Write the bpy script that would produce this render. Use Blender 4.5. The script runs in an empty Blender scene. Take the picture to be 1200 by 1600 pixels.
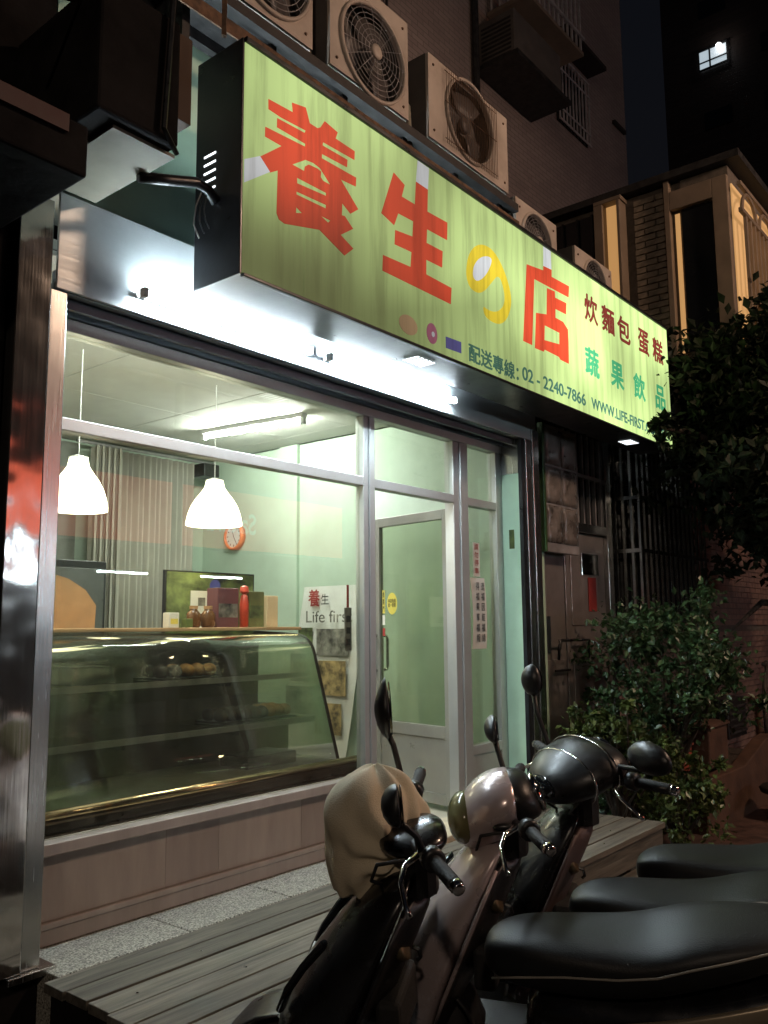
import bpy, bmesh, math, random
from mathutils import Vector, Matrix, noise as mnoise

rnd = random.Random(7)
R = math.radians
scene = bpy.context.scene
COL = scene.collection

# ------------------------------------------------------------------ camera
CAM_H = 1.55
pitch, roll, yaw = R(7.64), R(-0.487), R(39.2)
dv = Vector((math.cos(yaw)*math.cos(pitch), math.sin(yaw)*math.cos(pitch), math.sin(pitch)))
rt = Vector((math.sin(yaw), -math.cos(yaw), 0))
up = rt.cross(dv)
r2 = math.cos(roll)*rt + math.sin(roll)*up
u2 = -math.sin(roll)*rt + math.cos(roll)*up
cam_d = bpy.data.cameras.new('camera')
cam = bpy.data.objects.new('camera', cam_d)
COL.objects.link(cam)
M3 = Matrix((r2, u2, -dv)).transposed()
cam.matrix_world = Matrix.Translation((0, 0, CAM_H)) @ M3.to_4x4()
cam_d.sensor_fit = 'VERTICAL'
cam_d.sensor_height = 24.0
cam_d.lens = 24.0*1340/1600
cam_d.clip_start = 0.05
cam_d.clip_end = 400
scene.camera = cam

# ------------------------------------------------------------------ night sky, faint moon, exposure
world = bpy.data.worlds.new('World')
scene.world = world
world.use_nodes = True
wn = world.node_tree
bg = wn.nodes['Background']
sky = wn.nodes.new('ShaderNodeTexSky')
sky.sky_type = 'NISHITA'
sky.sun_disc = False
sky.sun_elevation = R(-4.0)
sky.sun_rotation = R(200)
wn.links.new(sky.outputs[0], bg.inputs[0])
bg.inputs[1].default_value = 0.3
sun_d = bpy.data.lights.new('moon', 'SUN')
sun_d.energy = 0.004
sun_d.angle = R(12)
sun_d.color = (1, .93, .85)
sun = bpy.data.objects.new('moon', sun_d)
COL.objects.link(sun)
sun.rotation_euler = (R(35), 0, R(-20))
vs = scene.view_settings
vs.view_transform = 'Standard'
vs.look = 'None'
vs.exposure = 0.0
vs.gamma = 1.0
cy = scene.cycles
cy.use_denoising = True
cy.max_bounces = 9
cy.diffuse_bounces = 4
cy.glossy_bounces = 5
cy.transmission_bounces = 6
cy.transparent_max_bounces = 14
cy.sample_clamp_indirect = 6.0
cy.caustics_reflective = False
cy.caustics_refractive = False

# ------------------------------------------------------------------ helpers
def tag(o, label=None, cat=None, group=None, kind=None):
    if label: o['label'] = label
    if cat: o['category'] = cat
    if group: o['group'] = group
    if kind: o['kind'] = kind
    return o

def thing(name, label, cat, loc=(0, 0, 0), group=None, rot=None):
    o = bpy.data.objects.new(name, None)
    o.empty_display_size = .1
    COL.objects.link(o)
    o.location = loc
    if rot: o.rotation_euler = rot
    return tag(o, label, cat, group)

class MB:
    """collects faces; build() links them as one mesh object"""
    def __init__(s): s.v = []; s.f = []
    def add(s, vs, fs):
        n = len(s.v); s.v += [tuple(p) for p in vs]; s.f += [tuple(i+n for i in f) for f in fs]; return s
    def box(s, x0, x1, y0, y1, z0, z1):
        return s.add([(x0,y0,z0),(x1,y0,z0),(x1,y1,z0),(x0,y1,z0),(x0,y0,z1),(x1,y0,z1),(x1,y1,z1),(x0,y1,z1)],
                     [(0,3,2,1),(4,5,6,7),(0,1,5,4),(1,2,6,5),(2,3,7,6),(3,0,4,7)])
    def obox(s, c, size, m):
        a, b, d = [q/2 for q in size]; c = Vector(c)
        vs = [c + m @ Vector(p) for p in [(-a,-b,-d),(a,-b,-d),(a,b,-d),(-a,b,-d),(-a,-b,d),(a,-b,d),(a,b,d),(-a,b,d)]]
        return s.add(vs, [(0,3,2,1),(4,5,6,7),(0,1,5,4),(1,2,6,5),(2,3,7,6),(3,0,4,7)])
    def tube(s, pts, r, n=8, caps=True, closed=False):
        pts = [Vector(p) for p in pts]; k = len(pts)
        rs = r if isinstance(r, (list, tuple)) else [r]*k
        rings = []; prev = None
        for i, p in enumerate(pts):
            if closed: t = pts[(i+1) % k]-pts[i-1]
            else: t = pts[min(i+1, k-1)]-pts[max(i-1, 0)]
            t.normalize()
            if prev is None:
                a = Vector((0, 0, 1)) if abs(t.z) < .9 else Vector((1, 0, 0))
                nx = t.cross(a).normalized()
            else:
                nx = (prev-t*prev.dot(t)).normalized()
            prev = nx; ny = t.cross(nx)
            rings.append([p + (nx*math.cos(2*math.pi*j/n)+ny*math.sin(2*math.pi*j/n))*rs[i] for j in range(n)])
        return s.loft(rings, caps and not closed, closed)
    def loft(s, rings, caps=True, closed=False):
        n = len(rings[0]); base = len(s.v)
        for q in rings: s.v += [tuple(p) for p in q]
        K = len(rings)
        for i in range(K if closed else K-1):
            a = base+i*n; b = base+((i+1) % K)*n
            for j in range(n):
                s.f.append((a+j, a+(j+1) % n, b+(j+1) % n, b+j))
        if caps:
            s.f.append(tuple(base+j for j in reversed(range(n))))
            s.f.append(tuple(base+(K-1)*n+j for j in range(n)))
        return s
    def lathe(s, prof, c=(0,0,0), n=24, m=None, caps=True):
        m = m or Matrix.Identity(3); c = Vector(c)
        rings = [[c + m @ Vector((r*math.cos(2*math.pi*j/n), r*math.sin(2*math.pi*j/n), z)) for j in range(n)] for r, z in prof]
        return s.loft(rings, caps)
    def prism(s, poly, f0, f1):
        """poly: list of 2-D points, f0/f1 map (a,b) to 3-D for both ends"""
        n = len(poly); base = len(s.v)
        s.v += [tuple(f0(*p)) for p in poly] + [tuple(f1(*p)) for p in poly]
        s.f.append(tuple(base+i for i in range(n))); s.f.append(tuple(base+n+i for i in reversed(range(n))))
        for i in range(n):
            j = (i+1) % n; s.f.append((base+i, base+n+i, base+n+j, base+j))
        return s
    def ball(s, c, r, n=12, m=None):
        m = m or Matrix.Identity(3)
        rx, ry, rz = r if isinstance(r, (tuple, list)) else (r, r, r)
        k = max(6, n//2+1)
        rings = []
        for i in range(k+1):
            a = math.pi*(i/k) if 0 < i < k else (math.pi*.02 if i == 0 else math.pi*.98)
            rings.append([Vector(c)+m @ Vector((rx*math.sin(a)*math.cos(2*math.pi*j/n), ry*math.sin(a)*math.sin(2*math.pi*j/n), -rz*math.cos(a))) for j in range(n)])
        return s.loft(rings)
    def mesh(s, name, off=(0, 0, 0)):
        me = bpy.data.meshes.new(name)
        ox, oy, oz = off
        me.from_pydata([(x-ox, y-oy, z-oz) for x, y, z in s.v], [], s.f)
        bm = bmesh.new(); bm.from_mesh(me)
        bmesh.ops.recalc_face_normals(bm, faces=bm.faces)
        bm.to_mesh(me); bm.free()
        return me
    def build(s, name, mat, parent=None, bevel=0, smooth=False, sub=0, local=False, seg=2):
        """vertices are in world coordinates unless local; kept relative to the parent's base"""
        off = (0, 0, 0)
        if parent is not None and not local:
            off = base_of(parent)
        me = s.mesh(name, off)
        o = bpy.data.objects.new(name, me); COL.objects.link(o)
        if mat: me.materials.append(mat)
        if parent is not None: o.parent = parent
        if smooth or sub:
            for p in me.polygons: p.use_smooth = True
        if bevel:
            b = o.modifiers.new('bevel', 'BEVEL'); b.width = bevel; b.segments = seg; b.limit_method = 'ANGLE'; b.angle_limit = R(35)
        if sub:
            b = o.modifiers.new('sub', 'SUBSURF'); b.levels = sub; b.render_levels = sub
        return o

def base_of(o):
    p = Vector((0, 0, 0))
    while o is not None:
        p += o.location; o = o.parent
    return tuple(p)

def put(mesh, name, parent=None, loc=(0,0,0), rot=None):
    o = bpy.data.objects.new(name, mesh); COL.objects.link(o); o.parent = parent; o.location = loc
    if rot: o.rotation_euler = rot
    return o

def copy_tree(o, parent=None):
    c = o.copy(); COL.objects.link(c); c.parent = parent
    for ch in [q for q in bpy.data.objects if q.parent == o]:
        copy_tree(ch, c)
    return c

def solo(name, mb, mat, label, cat, loc=None, group=None, kind=None, **kw):
    """a thing that is one mesh; origin moved to loc"""
    o = mb.build(name, mat, **kw)
    if loc:
        o.data.transform(Matrix.Translation(-Vector(loc))); o.location = loc
    return tag(o, label, cat, group, kind)

def struct(name, mb, mat, **kw):
    o = mb.build(name, mat, **kw); o['kind'] = 'structure'; return o

def curve_mesh(cu, name):
    tmp = bpy.data.objects.new('tmp', cu); COL.objects.link(tmp)
    dg = bpy.context.evaluated_depsgraph_get(); dg.update()
    me = bpy.data.meshes.new_from_object(tmp.evaluated_get(dg))
    me.name = name
    bpy.data.objects.remove(tmp); bpy.data.curves.remove(cu)
    me.materials.clear()
    return me

def shape_mesh(name, loops, depth):
    """flat outline with holes in local XY, extruded +-depth"""
    cu = bpy.data.curves.new(name, 'CURVE'); cu.dimensions = '2D'; cu.fill_mode = 'BOTH'; cu.extrude = depth
    for lp in loops:
        sp = cu.splines.new('POLY'); sp.points.add(len(lp)-1)
        for i, (a, b) in enumerate(lp): sp.points[i].co = (a, b, 0, 1)
        sp.use_cyclic_u = True
    return curve_mesh(cu, name)

def text_mesh(name, s, bold=0.0, depth=0.0, vertical=False):
    """text as a mesh; bold is done by striking the glyphs a few times a little apart"""
    cu = bpy.data.curves.new(name, 'FONT')
    cu.body = '\n'.join(s) if vertical else s
    cu.size = 1; cu.extrude = depth
    if vertical: cu.space_line = 1.2; cu.align_x = 'CENTER'
    me = curve_mesh(cu, name)
    if bold:
        vs_ = [v.co.copy() for v in me.vertices]; fs_ = [tuple(p.vertices) for p in me.polygons]
        V, F = [], []
        for k, (dx, dy) in enumerate(((0, 0), (1, 0), (-1, 0), (0, 1), (0, -1), (.7, .7), (-.7, -.7))):
            n = len(V); V += [(p.x+dx*bold, p.y+dy*bold, p.z+k*.0001) for p in vs_]; F += [tuple(i+n for i in f) for f in fs_]
        me = bpy.data.meshes.new(name); me.from_pydata(V, [], F)
    return me

def fit(me, a0, a1, b0, b1):
    """scale flat text into the box a0..a1, b0..b1 of its plane (depth kept)"""
    xs = [v.co.x for v in me.vertices]; ys = [v.co.y for v in me.vertices]
    x0, x1, y0, y1 = min(xs), max(xs), min(ys), max(ys)
    for v in me.vertices:
        v.co.x = a0+(v.co.x-x0)/(x1-x0)*(a1-a0); v.co.y = b0+(v.co.y-y0)/(y1-y0)*(b1-b0)
    return me

FACING_STREET = Matrix(((1,0,0,0),(0,0,-1,0),(0,1,0,0),(0,0,0,1)))   # text x -> world x, text y -> z, faces -y
FACING_LEFT = Matrix(((0,0,-1,0),(-1,0,0,0),(0,1,0,0),(0,0,0,1)))    # text x -> -y, faces -x

def flat(me, name, mat, parent, m, off=(0, 0, 0)):
    """place a flat mesh (text / outline) with matrix m, then shift; coordinates relative to parent"""
    me.transform(Matrix.Translation(off) @ m)
    me.materials.append(mat)
    return put(me, name, parent)

# ------------------------------------------------------------------ materials
def nodes(name):
    m = bpy.data.materials.new(name); m.use_nodes = True
    nt = m.node_tree
    return m, nt, nt.nodes['Principled BSDF'], nt.nodes, nt.links

def pm(name, col, rough=.5, metal=0, var=.15, vs=5, bump=0, bs=50, spec=.5, coat=0, stretch=(1,1,1), rvar=.12, detail=5, stain=0, stcol=(.03,.025,.02), stscale=1.3, trans=0):
    m, nt, b, N, L = nodes(name)
    tc = N.new('ShaderNodeTexCoord'); mp = N.new('ShaderNodeMapping'); mp.inputs['Scale'].default_value = stretch
    L.new(tc.outputs['Object'], mp.inputs[0])
    n1 = N.new('ShaderNodeTexNoise'); n1.inputs['Scale'].default_value = vs; n1.inputs['Detail'].default_value = detail; n1.inputs['Roughness'].default_value = .6
    L.new(mp.outputs[0], n1.inputs[0])
    cr = N.new('ShaderNodeValToRGB')
    c0 = tuple(c*(1-var*1.6) for c in col); c1 = tuple(min(1, c*(1+var)) for c in col)
    cr.color_ramp.elements[0].color = (*c0, 1); cr.color_ramp.elements[1].color = (*c1, 1)
    cr.color_ramp.elements[0].position = .3; cr.color_ramp.elements[1].position = .7
    L.new(n1.outputs[0], cr.inputs[0])
    out = cr.outputs[0]
    if stain:
        n3 = N.new('ShaderNodeTexNoise'); n3.inputs['Scale'].default_value = stscale; n3.inputs['Detail'].default_value = 8; n3.inputs['Roughness'].default_value = .7
        L.new(mp.outputs[0], n3.inputs[0])
        r3 = N.new('ShaderNodeMapRange'); r3.inputs[1].default_value = .5; r3.inputs[2].default_value = .75; r3.inputs[3].default_value = 0; r3.inputs[4].default_value = stain
        L.new(n3.outputs[0], r3.inputs[0])
        mx = N.new('ShaderNodeMixRGB'); mx.inputs[2].default_value = (*stcol, 1)
        L.new(r3.outputs[0], mx.inputs[0]); L.new(out, mx.inputs[1]); out = mx.outputs[0]
    L.new(out, b.inputs['Base Color'])
    b.inputs['Metallic'].default_value = metal
    b.inputs['Specular IOR Level'].default_value = spec
    b.inputs['Coat Weight'].default_value = coat
    b.inputs['Coat Roughness'].default_value = .06
    b.inputs['Transmission Weight'].default_value = trans
    if rvar:
        rr = N.new('ShaderNodeMapRange'); rr.inputs[3].default_value = max(.02, rough-rvar); rr.inputs[4].default_value = min(1, rough+rvar)
        rr.inputs[1].default_value = .25; rr.inputs[2].default_value = .75
        L.new(n1.outputs[0], rr.inputs[0]); L.new(rr.outputs[0], b.inputs['Roughness'])
    else:
        b.inputs['Roughness'].default_value = rough
    if bump:
        n2 = N.new('ShaderNodeTexNoise'); n2.inputs['Scale'].default_value = bs; n2.inputs['Detail'].default_value = 4
        L.new(mp.outputs[0], n2.inputs[0])
        bp = N.new('ShaderNodeBump'); bp.inputs['Strength'].default_value = bump; bp.inputs['Distance'].default_value = .01
        L.new(n2.outputs[0], bp.inputs['Height']); L.new(bp.outputs[0], b.inputs['Normal'])
    return m

def glow(name, col, strength, base=None):
    m, nt, b, N, L = nodes(name)
    b.inputs['Base Color'].default_value = (*(base or col), 1)
    b.inputs['Emission Color'].default_value = (*col, 1)
    b.inputs['Emission Strength'].default_value = strength
    b.inputs['Roughness'].default_value = .5
    return m

def glass(name, tint, haze=.04, hazecol=(.5,.52,.46), gloss_rough=.0, scale=1.6):
    m, nt, b, N, L = nodes(name)
    N.remove(b); out = N['Material Output']
    tr = N.new('ShaderNodeBsdfTransparent'); tr.inputs[0].default_value = (*tint, 1)
    gl = N.new('ShaderNodeBsdfGlossy'); gl.inputs['Roughness'].default_value = gloss_rough; gl.inputs[0].default_value = (.95,.97,.95,1)
    fr = N.new('ShaderNodeFresnel'); fr.inputs[0].default_value = 1.52
    ge = N.new('ShaderNodeNewGeometry'); mi = N.new('ShaderNodeMapRange'); mi.inputs[3].default_value = 1.52; mi.inputs[4].default_value = 1/1.52
    L.new(ge.outputs['Backfacing'], mi.inputs[0]); L.new(mi.outputs[0], fr.inputs[0])   # a thin pane: both faces reflect alike
    df = N.new('ShaderNodeBsdfDiffuse'); df.inputs[0].default_value = (*hazecol, 1)
    tc = N.new('ShaderNodeTexCoord'); mp = N.new('ShaderNodeMapping'); mp.inputs['Scale'].default_value = (3, 3, .8)
    L.new(tc.outputs['Object'], mp.inputs[0])
    ns = N.new('ShaderNodeTexNoise'); ns.inputs['Scale'].default_value = scale; ns.inputs['Detail'].default_value = 7
    L.new(mp.outputs[0], ns.inputs[0])
    mr = N.new('ShaderNodeMapRange'); mr.inputs[1].default_value = .35; mr.inputs[2].default_value = .8; mr.inputs[3].default_value = haze*.3; mr.inputs[4].default_value = haze*1.8
    L.new(ns.outputs[0], mr.inputs[0])
    m1 = N.new('ShaderNodeMixShader'); L.new(mr.outputs[0], m1.inputs[0]); L.new(tr.outputs[0], m1.inputs[1]); L.new(df.outputs[0], m1.inputs[2])
    m2 = N.new('ShaderNodeMixShader')
    mu = N.new('ShaderNodeMath'); mu.operation = 'MULTIPLY'; mu.inputs[1].default_value = 1.0; mu.use_clamp = True
    L.new(fr.outputs[0], mu.inputs[0])
    L.new(mu.outputs[0], m2.inputs[0]); L.new(m1.outputs[0], m2.inputs[1]); L.new(gl.outputs[0], m2.inputs[2])
    L.new(m2.outputs[0], out.inputs[0])
    return m

def steel(name, col=(.55,.56,.55), rough=.22, brush=(60,60,1.2), wave=.12, wscale=2.2, stain=.35, metal=1.0):
    """brushed sheet steel: fine grain along z, large gentle dents, water marks"""
    m, nt, b, N, L = nodes(name)
    tc = N.new('ShaderNodeTexCoord'); mp = N.new('ShaderNodeMapping'); mp.inputs['Scale'].default_value = brush
    L.new(tc.outputs['Object'], mp.inputs[0])
    n1 = N.new('ShaderNodeTexNoise'); n1.inputs['Scale'].default_value = 3; n1.inputs['Detail'].default_value = 3
    L.new(mp.outputs[0], n1.inputs[0])
    n2 = N.new('ShaderNodeTexNoise'); n2.inputs['Scale'].default_value = wscale; n2.inputs['Detail'].default_value = 2
    L.new(tc.outputs['Object'], n2.inputs[0])
    n3 = N.new('ShaderNodeTexNoise'); n3.inputs['Scale'].default_value = 3.5; n3.inputs['Detail'].default_value = 8; n3.inputs['Roughness'].default_value = .7
    L.new(tc.outputs['Object'], n3.inputs[0])
    r3 = N.new('ShaderNodeMapRange'); r3.inputs[1].default_value = .45; r3.inputs[2].default_value = .8; r3.inputs[3].default_value = 0; r3.inputs[4].default_value = stain
    L.new(n3.outputs[0], r3.inputs[0])
    mx = N.new('ShaderNodeMixRGB'); mx.inputs[1].default_value = (*col, 1); mx.inputs[2].default_value = (*[c*.35 for c in col], 1)
    L.new(r3.outputs[0], mx.inputs[0]); L.new(mx.outputs[0], b.inputs['Base Color'])
    b.inputs['Metallic'].default_value = metal
    rr = N.new('ShaderNodeMapRange'); rr.inputs[3].default_value = max(.03, rough*.7); rr.inputs[4].default_value = min(1, rough*1.5)
    L.new(n1.outputs[0], rr.inputs[0]); L.new(rr.outputs[0], b.inputs['Roughness'])
    b1 = N.new('ShaderNodeBump'); b1.inputs['Strength'].default_value = wave; b1.inputs['Distance'].default_value = .05
    L.new(n2.outputs[0], b1.inputs['Height'])
    b2 = N.new('ShaderNodeBump'); b2.inputs['Strength'].default_value = .08; b2.inputs['Distance'].default_value = .002
    L.new(n1.outputs[0], b2.inputs['Height']); L.new(b1.outputs[0], b2.inputs['Normal']); L.new(b2.outputs[0], b.inputs['Normal'])
    return m

def tiled(name, c1, c2, mortar, sx, sz, rough=.45, rows_facing='y', bump=.4, stain=.4):
    """small glazed wall tiles, too far to pick apart"""
    m, nt, b, N, L = nodes(name)
    tc = N.new('ShaderNodeTexCoord'); mp = N.new('ShaderNodeMapping')
    mp.inputs['Rotation'].default_value = (R(90), 0, 0) if rows_facing == 'y' else (R(90), R(90), 0)
    L.new(tc.outputs['Object'], mp.inputs[0])
    br = N.new('ShaderNodeTexBrick'); br.inputs['Color1'].default_value = (*c1, 1); br.inputs['Color2'].default_value = (*c2, 1); br.inputs['Mortar'].default_value = (*mortar, 1)
    br.inputs['Scale'].default_value = 1; br.inputs['Brick Width'].default_value = sx; br.inputs['Row Height'].default_value = sz; br.inputs['Mortar Size'].default_value = sz*.07
    L.new(mp.outputs[0], br.inputs[0])
    n3 = N.new('ShaderNodeTexNoise'); n3.inputs['Scale'].default_value = .5; n3.inputs['Detail'].default_value = 8
    L.new(tc.outputs['Object'], n3.inputs[0])
    r3 = N.new('ShaderNodeMapRange'); r3.inputs[1].default_value = .4; r3.inputs[2].default_value = .75; r3.inputs[3].default_value = 0; r3.inputs[4].default_value = stain
    L.new(n3.outputs[0], r3.inputs[0])
    mx = N.new('ShaderNodeMixRGB'); mx.inputs[2].default_value = (*[c*.35 for c in c1], 1)
    L.new(r3.outputs[0], mx.inputs[0]); L.new(br.outputs[0], mx.inputs[1]); L.new(mx.outputs[0], b.inputs['Base Color'])
    b.inputs['Roughness'].default_value = rough
    bp = N.new('ShaderNodeBump'); bp.inputs['Strength'].default_value = bump; bp.inputs['Distance'].default_value = .004; bp.invert = True
    L.new(br.outputs['Fac'], bp.inputs['Height']); L.new(bp.outputs[0], b.inputs['Normal'])
    return m

def woodmat(name, col, axis=(1, 14, 14), dark=.55):
    m, nt, b, N, L = nodes(name)
    tc = N.new('ShaderNodeTexCoord'); oi = N.new('ShaderNodeObjectInfo')
    ad = N.new('ShaderNodeVectorMath'); ad.operation = 'ADD'
    sc = N.new('ShaderNodeVectorMath'); sc.operation = 'SCALE'; sc.inputs[0].default_value = (37, 17, 23)
    L.new(oi.outputs['Random'], sc.inputs[3]); L.new(tc.outputs['Object'], ad.inputs[0]); L.new(sc.outputs[0], ad.inputs[1])
    mp = N.new('ShaderNodeMapping'); mp.inputs['Scale'].default_value = axis; L.new(ad.outputs[0], mp.inputs[0])
    n1 = N.new('ShaderNodeTexNoise'); n1.inputs['Scale'].default_value = 2.2; n1.inputs['Detail'].default_value = 9; n1.inputs['Roughness'].default_value = .65; n1.inputs['Distortion'].default_value = .5
    L.new(mp.outputs[0], n1.inputs[0])
    cr = N.new('ShaderNodeValToRGB')
    cr.color_ramp.elements[0].color = (*[c*dark*.6 for c in col], 1); cr.color_ramp.elements[1].color = (*[c*1.2 for c in col], 1)
    cr.color_ramp.elements[0].position = .3; cr.color_ramp.elements[1].position = .72
    L.new(n1.outputs[0], cr.inputs[0])
    n3 = N.new('ShaderNodeTexNoise'); n3.inputs['Scale'].default_value = 2.5; n3.inputs['Detail'].default_value = 6; L.new(ad.outputs[0], n3.inputs[0])
    r3 = N.new('ShaderNodeMapRange'); r3.inputs[1].default_value = .5; r3.inputs[2].default_value = .72; r3.inputs[3].default_value = 0; r3.inputs[4].default_value = .5
    L.new(n3.outputs[0], r3.inputs[0])
    mx = N.new('ShaderNodeMixRGB'); mx.inputs[2].default_value = (*[c*.4 for c in col], 1)
    L.new(r3.outputs[0], mx.inputs[0]); L.new(cr.outputs[0], mx.inputs[1])
    hv = N.new('ShaderNodeHueSaturation'); mr = N.new('ShaderNodeMapRange'); mr.inputs[3].default_value = .72; mr.inputs[4].default_value = 1.2
    L.new(oi.outputs['Random'], mr.inputs[0]); L.new(mr.outputs[0], hv.inputs['Value']); L.new(mx.outputs[0], hv.inputs['Color'])
    L.new(hv.outputs[0], b.inputs['Base Color'])
    b.inputs['Roughness'].default_value = .72
    bp = N.new('ShaderNodeBump'); bp.inputs['Strength'].default_value = .5; bp.inputs['Distance'].default_value = .006
    L.new(n1.outputs[0], bp.inputs['Height']); L.new(bp.outputs[0], b.inputs['Normal'])
    return m

def leafmat(name, col, rough=.38, spec=.5):
    m, nt, b, N, L = nodes(name)
    tc = N.new('ShaderNodeTexCoord')
    n1 = N.new('ShaderNodeTexNoise'); n1.inputs['Scale'].default_value = 9; n1.inputs['Detail'].default_value = 3; L.new(tc.outputs['Object'], n1.inputs[0])
    cr = N.new('ShaderNodeValToRGB'); cr.color_ramp.elements[0].position = .35; cr.color_ramp.elements[1].position = .68
    cr.color_ramp.elements[0].color = (*[c*.55 for c in col], 1); cr.color_ramp.elements[1].color = (col[0]*1.6, col[1]*1.35, col[2]*1.1, 1)
    L.new(n1.outputs[0], cr.inputs[0]); L.new(cr.outputs[0], b.inputs['Base Color'])
    b.inputs['Roughness'].default_value = rough
    b.inputs['Specular IOR Level'].default_value = spec
    return m

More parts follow.
